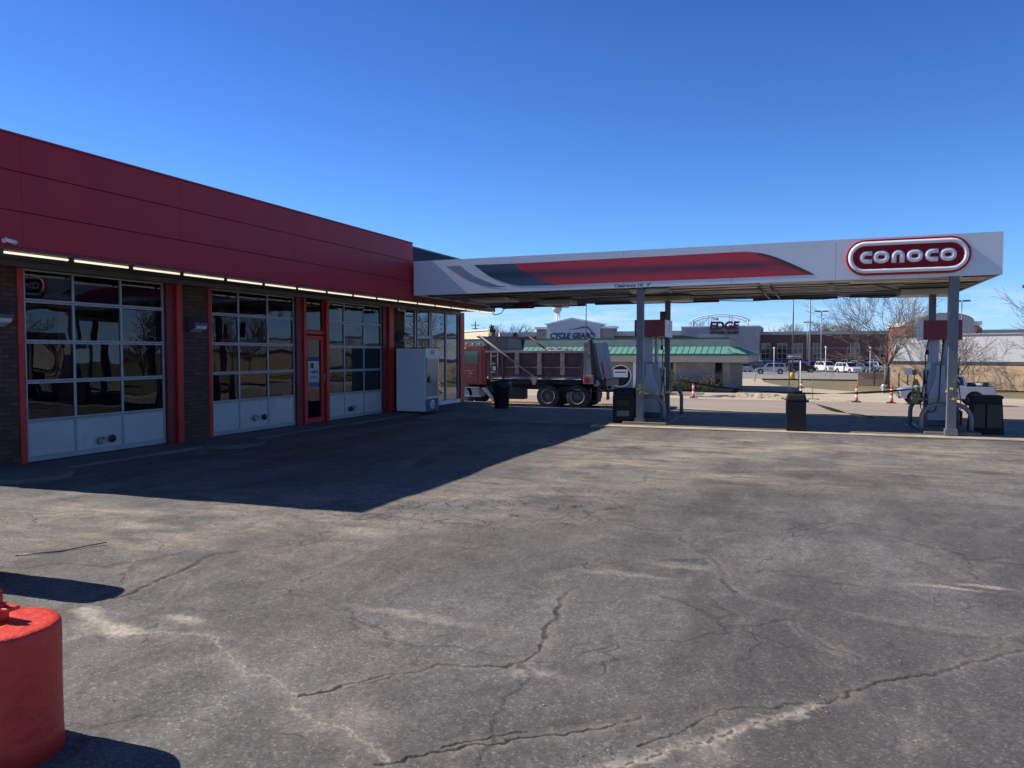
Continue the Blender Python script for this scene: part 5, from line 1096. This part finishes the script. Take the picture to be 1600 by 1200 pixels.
while x < rx-.1: sm.seg((x, y0, 1.53), (x, ry, 2.21), .014, n=4, cap=False, smooth=False); x += .52
for i in range(1, 4): sm.seg((rx+(x1-rx)*i/4, y0, 1.53), (rx+.0, y0+(ry-y0)*(1-i/4), 2.21-.68*i/4), .03, n=4)
sm.seg((x1, y0, 1.53), (rx, ry, 2.21), .035, n=4); sm.build('seam', M['green_dark'], rr)
box('drip_edge', M['green_dark'], rs, -46, x1+.02, y0-.06, y0-.001, 1.4, 1.56); box('drip_edge', M['green_dark'], rs, x1+.001, x1+.06, y0, YF+14, 1.4, 1.56)
b = MB(); b.box(-46, rx+.05, ry+.02, YF+12, 2.1, 2.78); b.build('parapet', M['stucco'], rs); box('parapet_cap', M['green_dark'], rs, -46, rx+.12, ry-.06, YF+12.1, 2.785, 2.93)
b = MB(); b.lathe([(.98, 0), (.98, -.06), (.88, -.06), (.88, 0)], (-15.55, YF, -.38), ax='y', n=40, cap=False); b.build('round_window_frame', M['offwhite'], rs)
MB().prism([(-15.55+.885*math.cos(a_), -.38+.885*math.sin(a_)) for a_ in np.linspace(0, 6.2832, 37)[:-1]], 'y', YF-.025, YF-.004).build('round_window', mat('window_grey', (.02, .021, .024), .6, spec=.2), rs)
box('window_notice', M['white'], rs, -16.2, -14.9, YF-.05, YF-.03, -.5, .18); b = MB(); b.box(-16.05, -15.05, YF-.056, YF-.051, -.12, .0); b.build('notice_lettering', M['blue_print'], rs)
# far stores
M['far_brick'] = brick_mat('far_brick', (.14, .066, .052), (.18, .09, .07), (.13, .09, .08), 'xz', .8, .3, .02, bump=.1, var=.15)
M['far_grey'] = mat('far_grey', (.36, .36, .385), .9, var=.05); M['gable_grey'] = mat('gable_grey', (.55, .56, .6), .9, var=.04); M['far_tan'] = mat('far_tan', (.3, .26, .23), .9, var=.05); M['sign_blue'] = mat('sign_blue', (.015, .02, .09), .5)
cg = wthing('motorcycle_store', (-45, 150, -1.5), 'low brown strip store with a pale gable carrying dark blue lettering', 'store')
box('wall', M['far_brick'], cg, -64, -24, 151, 175, -1.6, 5.0); b = MB(); b.box(-64.3, -23.7, 150.6, 175.3, 5.01, 5.9); b.build('cornice', M['far_grey'], cg)
b = MB(); b.prism([(-50.6, 1.0), (-39.4, 1.0), (-39.4, 7.3), (-45.2, 8.5), (-50.6, 7.3)], 'y', 149.3, 153); b.build('gable', M['gable_grey'], cg)
b = MB(); b.prism([(-51, 7.25), (-45.2, 8.45), (-39, 7.25), (-39, 7.5), (-45.2, 8.75), (-51, 7.5)], 'y', 149.1, 153.2); b.build('gable_trim', M['offwhite'], cg)
for x0, x1 in ((-53, -50.7), (-39.3, -36.8)): box('pier', M['far_tan'], cg, x0, x1, 149.8, 153, 1.0, 6.5); box('pier_cap', M['offwhite'], cg, x0-.3, x1+.3, 149.6, 153.2, 6.51, 6.95)
text('store_lettering', 'CYCLE GEAR', -49.9, 149.25, 4.5, 8.4, 1.15, M['sign_blue'], cg, depth=.1, bold=.035, shear=.12)
b = MB(); b.tube([(-41.0+.55*math.cos(a_), 149.2, 5.05+.55*math.sin(a_)) for a_ in np.linspace(0, 6.28, 20)[:-1]], .12, n=5, closed=True)
b.tube([(-40.9, 149.2, 5.1), (-41.2, 149.2, 6.0), (-41.9, 149.2, 6.6), (-42.5, 149.2, 6.9)], .1, n=5); b.tube([(-41.9, 149.2, 6.75), (-43.2, 149.2, 6.7), (-44.6, 149.2, 6.4), (-46.2, 149.2, 6.3)], [.16, .16, .1, .03], n=5); b.build('motorcycle_emblem', M['sign_blue'], cg)
cb = wthing('cream_store', (-70, 140, -1.5), 'sunlit cream end wall of a store behind the dump truck cab', 'store')
mc = mat('cream', (.72, .62, .42), .9, var=.06)
b = MB(); b.prism([(-50.3, 120), (-86, 155), (-90, 180), (-72, 170)], 'z', -1.6, 5.45); b.build('wall', mc, cb)
b = MB(); b.prism([(-50.1, 119.6), (-86.2, 155), (-85.8, 155.4), (-50.0, 120.2)], 'z', 5.46, 5.7); b.build('cornice', M['offwhite'], cb)
ed = wthing('gym', (-20, 187, -1.4), 'long dark brick gym with a pale grey entrance block under an arched sign frame', 'gym')
box('entrance_block', M['far_grey'], ed, -28.8, -11.2, 184, 200, 1.2, 7.6); box('block_trim', M['offwhite'], ed, -28.9, -11.1, 183.9, 200, 7.61, 7.85); box('glass_lobby', M['car_glass'], ed, -24, -11.6, 185, 190, -1.4, 1.19)
for x in (-22, -17.5, -13): box('lobby_post', M['alu'], ed, x, x+.3, 184.6, 184.99, -1.4, 1.19)
box('brick_wall', M['far_brick'], ed, -11.19, 75, 188, 215, -1.4, 5.75); box('cornice', M['far_grey'], ed, -11.19, 75.2, 187.7, 215.2, 5.76, 6.5); box('stone_course', M['far_tan'], ed, -11.19, 75, 187.93, 187.99, 2.6, 2.78)
for x0, x1 in ((-11.0, -9.0), (-7.5, -5.3), (-3.9, -1.9), (.2, 2.0), (8, 10), (14, 16)):
    wn = box('window', M['car_glass'], ed, x0, x1, 187.9, 187.98, -1.0, 3.9)
    b = MB()
    for z_ in (.2, 1.4, 2.6): b.box(x0, x1, 187.84, 187.89, z_, z_+.12)
    for u in (0, .5, 1): b.box(x0+(x1-x0-.12)*u, x0+(x1-x0-.12)*u+.12, 187.83, 187.889, -1.0, 3.9)
    b.build('window_bars', M['far_grey'], wn)
arc = [(-20-6.7*math.cos(a_)*1.0, 8.6+1.9*math.sin(a_)) for a_ in np.linspace(.12, math.pi-.12, 18)]
fr_ = MB()
fr_.tube([(x_, 184.2, z_) for x_, z_ in arc], .16, n=5); fr_.tube([(x_*.94-1.2, 184.2, z_-.55) for x_, z_ in arc], .09, n=5)
for x_ in (-26.2, -13.8): fr_.seg((x_, 184.2, 7.0), (x_, 184.2, 9.2), .2, n=5)
for x_ in (-22.6, -22.0, -18.0, -17.4): fr_.seg((x_, 184.2, 7.6), (x_+.2, 184.2, 10.2), .1, n=5)
for a_, c_ in (((-26, 9.1), (-24.6, 7.4)), ((-24.6, 7.4), (-22.4, 10)), ((-14, 9.1), (-15.4, 7.4)), ((-15.4, 7.4), (-17.4, 10))): fr_.seg((a_[0], 184.2, a_[1]), (c_[0], 184.2, c_[1]), .09, n=5)
fr_.build('arched_frame', M['offwhite'], ed)
text('gym_lettering', 'EDGE', -22.3, 183.85, 6.9, 6.5, 2.0, mat('gym_red', (.13, .008, .025), .5), ed, depth=.25, bold=.05, shear=.15)
text('gym_lettering', 'THE', -21.7, 183.85, 9.15, 1.5, .55, M['sign_blue'], ed, depth=.2, bold=.04)
text('gym_lettering', 'FITNESS CLUBS', -22.2, 183.85, 5.9, 6.4, .75, mat('gym_green', (.02, .05, .045), .5), ed, depth=.2, bold=.03, shear=.15)
tw = wthing('brick_tower_store', (19, 152, -1.5), 'store front with an arched grey pediment and a sunlit red brick side', 'store')
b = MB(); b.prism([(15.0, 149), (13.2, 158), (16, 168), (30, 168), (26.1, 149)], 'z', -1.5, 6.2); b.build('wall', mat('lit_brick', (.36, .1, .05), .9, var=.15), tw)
b = MB(); b.prism([(14.9, 148.7), (12.9, 158), (13.3, 158.2), (15.2, 149.2), (26.3, 149.2), (26.5, 148.7)], 'z', 6.21, 6.95); b.build('cornice', M['offwhite'], tw)
b = MB(); b.box(15.6, 25.6, 148.6, 148.98, -1.5, 6.2); b.build('front_panel', M['far_tan'], tw)
b = MB(); b.prism([(16.9, 3), (25.2, 3), (25.2, 6.9)]+[(21.05+4.15*math.cos(a_), 6.9+1.5*math.sin(a_)) for a_ in np.linspace(.05, math.pi-.05, 16)]+[(16.9, 6.9)], 'y', 147.6, 150); b.build('arched_pediment', M['far_grey'], tw)
# warehouse at an angle, low tan wall running on from it
M['ware_grey'] = mat('ware_grey', (.6, .61, .62), .7, var=.05, vs=.6, stretch=(1, 1, .3), dirt=((.5, .5, .5), .6, .4, .5))
M['tan_brick'] = brick_mat('tan_brick', (.55, .39, .25), (.6, .43, .28), (.5, .38, .27), 'xz', .4, .13, .01, bump=.2, var=.1)
A0 = Vector((7.3, 84.6)); DW = Vector((.875, -.484)); LW = 36
wh = thing('warehouse', (A0.x, A0.y, -1.72), 'grey metal sided warehouse on a tan brick base across the street at right', 'warehouse', rz=math.atan2(DW.y, DW.x))
MB().box(0, LW, 0, 14, 0, 2.3).build('brick_base', M['tan_brick'], wh); MB().box(-.02, LW, -.08, 14.1, 2.31, 2.55).build('dark_band', M['alu_dark'], wh)
MB().box(0, LW, -.03, 14.05, 2.56, 5.0).build('metal_siding', M['ware_grey'], wh); MB().box(-.1, LW, -.14, 14.1, 5.01, 5.13).build('parapet_cap', M['far_grey'], wh)
MB().box(-.1, LW, -.5, 14.1, 5.14, 5.2).build('roof_edge', M['far_tan'], wh) if False else None
lw = thing('low_wall', (4.35, 84.6, -1.72), 'low tan brick wall running left from the warehouse', 'wall'); MB().box(0, 2.9, 0, .3, 0, 1.35).build('brickwork', M['tan_brick'], lw); MB().box(-.04, 2.9, -.04, .34, 1.351, 1.42).build('coping', M['pad_edge'], lw)
wt = wthing('water_tower', (-168.5, 520, -1.3), 'far white water tower on thin legs above the gabled store', 'water tower')
MB().lathe([(0, 3.3)]+[(3.4*math.sin(a_), 3.0*math.cos(a_)) for a_ in np.linspace(.1, 2.7, 12)]+[(.8, -3.3), (.0, -3.3)], (-168.5, 520, 32.6), n=20).build('tank', M['white'], wt)
b = MB()
for i in range(5): a_ = i*1.2566; b.seg((-168.5+2.3*math.cos(a_), 520+2.3*math.sin(a_), -1), (-168.5+2*math.cos(a_), 520+2*math.sin(a_), 31), .22, n=4)
b.seg((-168.5, 520, -1), (-168.5, 520, 30), .5, n=6); b.build('legs', M['white'], wt)

# ------------------------------------------------------------------ poles, signs, street things
def pole(x, y, h, lab, heads=2, r=.1, base=None, m='alu_dark', hd=.7):
    t = thing('light_pole', (x, y, G(y)), lab, 'light pole', 'parking lot light poles')
    MB().seg((0, 0, 0), (0, 0, h), r, r*.6, n=8).build('pole', M[m], t)
    for s_ in ((-1, 1) if heads == 2 else (-1,)):
        MB().box(*sorted((s_*.1, s_*(.1+hd))), -.16, .16, h-.12, h+.1).build('lamp_head', M['alu_dark'], t, bevel=.02)
    if base: MB().lathe([(.3, 0), (.3, .75), (.26, .8), (.1, .8)], n=14).build('base', M[base], t)
    return t
pole(-2.28, 105, 12, 'dark parking pole rising from a yellow base behind the one way sign', base='yellow', m='alu_dark', r=.11)
pole(-.35, 135, 13.5, 'grey parking pole right of the yellow based one', m='galv', r=.16)
pole(-.9, 172, 9.4, 'far short pole whose twin lamps show beside the grey pole', m='galv', r=.08)
pole(1.45, 140, 10.2, 'parking pole with a flat twin lamp left of the bare tree', m='galv', r=.11, hd=1.0)
pole(18.95, 120, 10.4, 'parking pole with a flat twin lamp above the warehouse, right of the canopy column', m='alu_dark', r=.08, hd=.9)
pole(-22.2, 130, 9.9, 'parking pole with a single lamp seen beside the rear canopy column', heads=1, m='galv', r=.09, hd=1.1)
pole(14.2, 62, 7.75, 'light pole at the far right edge whose lamp pokes into view', heads=1, m='alu_dark', r=.08, hd=.7)
t = thing('flag_pole', (-26.9, 95, G(95)), 'thin dark bare pole rising in front of the gabled store', 'pole'); MB().seg((0, 0, 0), (0, 0, 12), .1, .06, n=6).build('pole', M['alu_dark'], t); MB().box(-.12, .12, -.12, .12, 0, .3).build('base', M['galv'], t)
for x, y, h, lab in ((-5.1, 118, 3.9, 'white globe lamp post in front of the brick gym windows'), (1.85, 118, 4.0, 'white globe lamp post right of the parking poles'), (7.6, 118, 3.9, 'white globe lamp post seen through the bare tree')):
    t = thing('globe_lamp', (x, y, G(y)), lab, 'lamp post', 'globe lamp posts'); MB().seg((0, 0, 0), (0, 0, h), .06, .045, n=6).build('post', M['offwhite'], t)
    MB().lathe([(.08, -.05), (.15, .06), (.14, .18), (.06, .27), (0, .28)], (0, 0, h), n=10).build('globe', M['white'], t)
for x, w_ in ((1.2, .5), (1.75, .4)):
    pass
t = thing('utility_cabinet', (2.2, 160, G(160)), 'pair of pale steel cabinets standing under the flat lamp pole', 'cabinet'); MB().box(-.75, -.15, -.2, .2, 0, 1.9).build('cabinet', M['galv'], t, bevel=.02); MB().box(.05, .75, -.2, .2, 0, 2.0).build('cabinet', M['galv'], t, bevel=.02)
ow = thing('one_way_sign', (-1.2, 60.6, -1.54), 'black one way sign with a white arrow pointing left on two posts', 'sign')
for x_ in (-.33, .35): MB().box(x_-.04, x_+.04, .0, .05, 0, 2.8).build('post', M['alu_dark'], ow)
MB().box(-.54, .52, -.03, -.001, 2.72, 3.1).build('panel', M['black'], ow, bevel=.004); 
fr_ = MB()
for b_ in ((-.52, .5, 3.05, 3.065), (-.52, .5, 2.755, 2.77), (-.52, -.505, 2.77, 3.05), (.485, .5, 2.77, 3.05)): fr_.box(b_[0], b_[1], -.034, -.031, b_[2], b_[3])
fr_.build('border', M['white'], ow)
MB().prism([(-.49, 2.91), (-.3, 3.03), (-.3, 2.965), (.45, 2.965), (.45, 2.855), (-.3, 2.855), (-.3, 2.79)], 'y', -.036, -.0315).build('arrow', M['white'], ow)
me = text_mesh('ONE WAY', .6, .075, .003, .02); me.transform(Matrix.Translation((-.2, -.037, 2.873))); link_mesh('lettering', me, M['black'], ow)
def channelizer(x, y, h, lab, base=True):
    t = thing('traffic_channelizer', (x, y, G(y)+.04), lab, 'traffic cone', 'orange traffic channelizers along the far kerb')
    MB().taper((0, 0), (.28, .22), (.24, .18), 0, .06).build('base', M['rubber'], t, bevel=.01)
    for i in range(5): MB().seg((0, 0, .06+(h-.06)*i/5), (0, 0, .06+(h-.06)*(i+1)/5), .1-.008*i, .1-.008*(i+1), n=12).build('band', M['white'] if i in (1, 3) else M['orange'], t)
    MB().box(-.02, .02, -.05, .05, h, h+.08).build('handle', M['orange'], t, bevel=.01)
channelizer(-7.4, 52.6, 1.05, 'orange and white traffic channelizer in front of the shrubs'); channelizer(2.62, 51.9, 1.05, 'orange and white traffic channelizer left of the hydrant'); channelizer(4.5, 51.2, 1.05, 'orange and white traffic channelizer just ahead of the silver pickup')
channelizer(-.7, 61.2, 1.05, 'orange traffic channelizer beside the one way sign')
t = thing('marker_post', (-.78, 62, G(62)), 'slim white marker post above the orange channelizer by the one way sign', 'post'); MB().seg((0, 0, 0), (0, 0, 2.6), .04, n=8).build('post', M['white'], t); MB().seg((0, 0, 0), (0, 0, .3), .06, n=8).build('foot', M['orange'], t)
t = thing('marker_post', (-6.1, 93, G(93)), 'short cream marker post on the grass by the driveway', 'post'); MB().seg((0, 0, 0), (0, 0, 1.0), .07, n=8).build('post', M['pad_edge'], t)
t = thing('fire_hydrant', (5.4, 68.5, G(68.5)), 'small white and grey hydrant on the grass in front of the bare tree', 'hydrant')
MB().lathe([(.14, 0), (.14, .05), (.1, .07), (.1, .5), (.14, .52), (.13, .62), (.05, .72), (0, .74)], n=14).build('barrel', M['white'], t); MB().seg((-.2, 0, .42), (.2, 0, .42), .06, n=8).build('nozzle', M['galv'], t)
t = thing('meter_box', (8.55, 81.8, G(82)), 'white meter box on three dark posts in front of the warehouse', 'meter box')
for x_ in (-.75, 0, .55): MB().box(x_-.05, x_+.05, -.04, .04, 0, 1.35).build('post', M['alu_dark'], t)
MB().box(-.3, .35, -.3, -.05, 1.2, 1.85).build('box', M['white'], t, bevel=.02); MB().box(.36, .75, -.25, -.05, 1.2, 1.7).build('side_box', M['alu_dark'], t, bevel=.02)
t = thing('dark_post', (5.8, 83.8, G(84)), 'short dark post against the low tan wall', 'post'); MB().box(-.06, .06, -.06, .06, 0, 1.45).build('post', M['alu_dark'], t)
t = thing('sign_stand', (.1, 55.0, G(55.0)), 'thin leaning temporary sign stand on the far kerb', 'stand'); MB().box(-.3, .4, -.2, .2, 0, .06).build('base', M['rubber'], t); MB().seg((0, 0, 0), (0, 0, 1.5), .02, n=5).build('rod', M['alu_dark'], t); MB().box(-.6, .9, -.08, .08, 0, .03).build('runner', M['rubber'], t)
t = thing('concrete_block', (-8.2, 57.0, G(57.0)), 'long pale concrete parking block below the shrubs', 'block'); MB().prism([(-.18, 0), (.18, 0), (.14, .28), (-.14, .28)], 'x', -1.0, .95).build('block', M['conc_pale'], t, bevel=.02)
t = thing('concrete_rubble', (-9.9, 58.0, G(58)), 'small heap of broken concrete left of the parking block', 'rubble'); random.seed(6); b = MB()
for i in range(16): s_ = random.uniform(.08, .28); b.add([(v[0]*s_+random.uniform(-.8, .6), v[1]*s_+random.uniform(-.4, .4), v[2]*s_*.7+s_*.5) for v in iv], if_)
b.build('chunks', M['conc_pale'], t, fix=False)
def mound(x, y, w_, d_, h, m, lab, nm):
    t = thing(nm, (x, y, G(y)), lab, 'dirt heap'); n_ = 26; vs = []
    for i in range(n_+1):
        for j in range(9):
            u, v = i/n_*2-1, j/8*2-1; z_ = h*max(0, 1-u*u)*max(0, 1-v*v)*(.5+random.random()); vs.append((u*w_, v*d_, z_-.02))
    MB().add(vs, [(i*9+j, (i+1)*9+j, (i+1)*9+j+1, i*9+j+1) for i in range(n_) for j in range(8)]).build('heap', m, t, fix=False)
mound(-3.4, 55, 2.8, .7, .3, M['conc_pale'], 'low heap of pale dug up dirt on the far pavement', 'dirt_heap'); mound(1.2, 53.3, 2.6, .5, .12, M['conc_pale'], 'thin spread of pale dirt by the far kerb right of the signs', 'dirt_heap')
t = thing('dark_pipe', (-6.9, 55.6, G(55.6)), 'dark pipes lying along the pavement below the restaurant corner', 'pipe'); MB().seg((-.3, 0, .1), (3.3, .5, .08), .07, n=8).build('pipe', M['alu_dark'], t); MB().seg((-1.0, -.9, .1), (4.2, -1.0, .08), .05, n=8).build('pipe', M['alu_dark'], t)

# ------------------------------------------------------------------ plants
def bare_tree(x, y, h, sp, seed, lab, m1='bark', m2='twig', depth=6, trunk=.13, rmin=.016, name='bare_tree', group=None, nlimb=6, th=.19):
    rnd = random.Random(seed); t = thing(name, (x, y, G(y)), lab, 'tree', group)
    T_ = MB(); Cn = MB()
    def grow(p, d, L_, r, k):
        n_ = 3; q = p
        for i in range(n_):
            d = (d+Vector((rnd.gauss(0, .09), rnd.gauss(0, .09), rnd.gauss(.035, .05)))).normalized(); q2 = q+d*L_/n_
            r2 = max(rmin, r*(1-.2)); (T_ if k == 0 else Cn).seg(q, q2, r, r2, n=5 if r > .04 else 3, cap=False)
            if k < depth and i < n_-1 and k > 0 or (k > 0 and k < depth and i == n_-1 and False):
                sd = Vector((rnd.gauss(0, 1), rnd.gauss(0, 1), rnd.gauss(0, .4))); sd = (sd-d*sd.dot(d)).normalized()
                grow(q2, (d*.78+sd*.62).normalized(), L_*rnd.uniform(.5, .75), r2*.6, k+1 if k < 3 else k+2)
            q, r = q2, r2
        if k < depth:
            for s_ in range(2):
                sd = Vector((rnd.gauss(0, 1), rnd.gauss(0, 1), rnd.gauss(0, .3))); sd = (sd-d*sd.dot(d)).normalized()
                grow(q, (d*.9+sd*.42).normalized(), L_*rnd.uniform(.68, .9), r*.72, k+1)
    hT = h*th; q = Vector((0, 0, -.1)); top = Vector((rnd.uniform(-.1, .1), 0, hT)); T_.seg(q, Vector((0, 0, .25)), h*trunk*.26, h*trunk*.19, n=8); T_.seg(Vector((0, 0, .25)), top, h*trunk*.19, h*trunk*.155, n=8)
    for i in range(nlimb):
        a_ = i*2*math.pi/nlimb+rnd.uniform(-.3, .3); tilt = rnd.uniform(.35, .95)*sp
        grow(top-Vector((0, 0, rnd.uniform(0, hT*.2))), Vector((math.cos(a_)*tilt, math.sin(a_)*tilt, 1)).normalized(), h*.24, h*trunk*.075, 1)
    grow(top, Vector((0, 0, 1)), h*.26, h*trunk*.09, 1)
    T_.build('trunk', M[m1], t, fix=False); Cn.build('crown', M[m2], t, fix=False); return t
bare_tree(6.75, 81.6, 10.8, .95, 21, 'big bare tree with a spreading crown left of the right hand pump', rmin=.012, depth=6, nlimb=5)
bare_tree(12.0, 77.4, 6.6, 1.25, 22, 'smaller bare tree half hidden behind the right hand canopy column', depth=4, nlimb=4, rmin=.014)
bare_tree(18.6, 74.5, 10.0, 1.0, 23, 'bare tree reaching in from the right edge in front of the warehouse', rmin=.012, depth=5, nlimb=5)
def shrub(x, y, w_, d_, h, seed, lab, m, twiggy=.3, cat='shrub'):
    rnd = random.Random(seed); t = thing('shrub', (x, y, G(y)), lab, cat, 'shrubs by the restaurant wall'); S_ = MB(); L_ = MB()
    for i in range(90):
        a_ = rnd.uniform(0, 6.28); r_ = rnd.random()**.5; p_ = Vector((w_*r_*math.cos(a_), d_*r_*math.sin(a_), h*(1-.6*r_*r_)*rnd.uniform(.75, 1.05)))
        S_.seg((p_.x*.25, p_.y*.25, 0), p_, .018, .008, n=3, cap=False)
        if rnd.random() > twiggy:
            for j in range(34):
                c_ = p_*rnd.uniform(.35, 1.02)+Vector((rnd.gauss(0, .12), rnd.gauss(0, .12), rnd.gauss(0, .1))); n_ = Vector((rnd.gauss(0, 1), rnd.gauss(0, 1), rnd.gauss(0, 1))).normalized(); u = n_.orthogonal().normalized()*rnd.uniform(.03, .07); v = n_.cross(u)*.6
                L_.add([c_-u, c_-v, c_+u, c_+v], [(0, 1, 2, 3)])
    S_.build('stems', M['bark'], t, fix=False); L_.build('foliage', m, t, fix=False)
M['leaf'] = mat('leaf', (.05, .075, .03), .7, var=.5, vs=3, var2=(.11, .13, .05)); M['dry_leaf'] = mat('dry_leaf', (.12, .1, .075), .9, var=.3, vs=3); M['needle'] = mat('needle', (.03, .05, .03), .8, var=.4, vs=2)
shrub(-9.7, 64.4, 1.1, .7, 1.25, 1, 'dark green shrub left of the orange channelizer', M['leaf'], .05); shrub(-7.9, 64.3, 1.1, .7, 1.3, 2, 'grey twiggy shrub right of the orange channelizer', M['dry_leaf'], .35)
shrub(-10.8, 64.6, .6, .5, .9, 3, 'small grey shrub at the left end beside the block wall recess', M['dry_leaf'], .5)
for x, y, h, s_, lab in ((-80, 192, 10, 31, 'pair of far bare trees above the strip store, left one'), (-73, 194, 9.8, 32, 'far bare tree above the strip store, right of its twin'), (-27.5, 217, 11.5, 33, 'far bare tree poking up left of the gym entrance'), (-6.1, 222, 10.4, 34, 'far bare tree above the brick gym left of the parking poles'), (4.6, 222, 11.4, 35, 'far bare tree above the brick gym right of the parking poles'), (9, 226, 10.5, 36, 'far bare tree above the brick gym beside the flat lamp')):
    bare_tree(x, y, h, .8, s_, lab, 'far_twig', 'far_twig', depth=6, rmin=.03, group='bare trees far behind the stores', trunk=.1)
def conifer(x, y, h, w_, seed, lab):
    rnd = random.Random(seed); t = thing('conifer', (x, y, G(y)), lab, 'tree'); MB().seg((0, 0, 0), (0, 0, h), .16, .03, n=6).build('trunk', M['bark'], t, fix=False); b = MB()
    for i in range(int(h*26)):
        z = h*rnd.uniform(.12, 1); rr = w_*(1-z/h)**.8*rnd.uniform(.5, 1.15)+.1; a_ = rnd.uniform(0, 6.28); e_ = Vector((rr*math.cos(a_), rr*math.sin(a_), z+rr*.25)); s_ = Vector((0, 0, z)); b.seg(s_, e_, .02, .008, n=3, cap=False)
        for j in range(9):
            c_ = s_.lerp(e_, rnd.uniform(.3, 1.05)); d_ = Vector((rnd.gauss(0, .12), rnd.gauss(0, .12), rnd.gauss(0, .1))); u = Vector((rnd.gauss(0, 1), rnd.gauss(0, 1), rnd.gauss(0, .4))).normalized()*.09; b.add([c_+d_-u, c_+d_+Vector((0, 0, .05)), c_+d_+u, c_+d_-Vector((0, 0, .05))], [(0, 1, 2, 3)])
    b.build('foliage', M['needle'], t, fix=False)
conifer(-33.6, 80, 6.3, 1.2, 5, 'dark young conifer showing above the dump truck cab'); conifer(-31.6, 82, 5.6, 1.3, 6, 'dark conifer showing right of the first above the raised truck guard')
t = thing('utility_pole', (-75.8, 170, G(170)), 'far wooden utility pole with crossarms left of the bare trees', 'utility pole'); MB().seg((0, 0, 0), (0, 0, 10.6), .16, n=6).build('pole', M['bark'], t); MB().box(-1.1, 1.1, -.08, .08, 9.6, 9.8).build('crossarm', M['bark'], t); MB().box(-.8, .8, -.08, .08, 8.8, 9.0).build('crossarm', M['bark'], t)
# ------------------------------------------------------------------ what the garage windows look out on, right of the picture
for x, y, h, s_, lab in ((30, 60, 9, 41, 'bare tree past the warehouse, off to the right'), (44, 64, 8.5, 42, 'second bare tree past the warehouse, off to the right'), (60, 60, 10, 43, 'third bare tree along the street, off to the right'), (52, 34, 9, 44, 'bare tree at the far end of the forecourt, off to the right'), (66, 30, 10, 45, 'bare tree beyond the forecourt by the field, off to the right')):
    bare_tree(x, y, h, .9, s_, lab, rmin=.02, depth=5)
for x, y, h, s_, lab in ((72, 44, 7, 7, 'dark conifer beyond the forecourt, off to the right'), (80, 56, 8, 8, 'taller dark conifer by the street, off to the right'), (62, 20, 6, 9, 'small dark conifer by the field, off to the right')): conifer(x, y, h, 2.2, s_, lab)
fs = thing('field_shed', (90, 70, -1.6), 'long low tan building beyond the field, off to the right', 'building'); MB().box(-14, 14, -5, 5, 0, 4).build('wall', M['stucco'], fs); MB().prism([(-5.4, 4.001), (5.4, 4.001), (0, 6)], 'x', -14.4, 14.4).build('roof', M['far_grey'], fs)
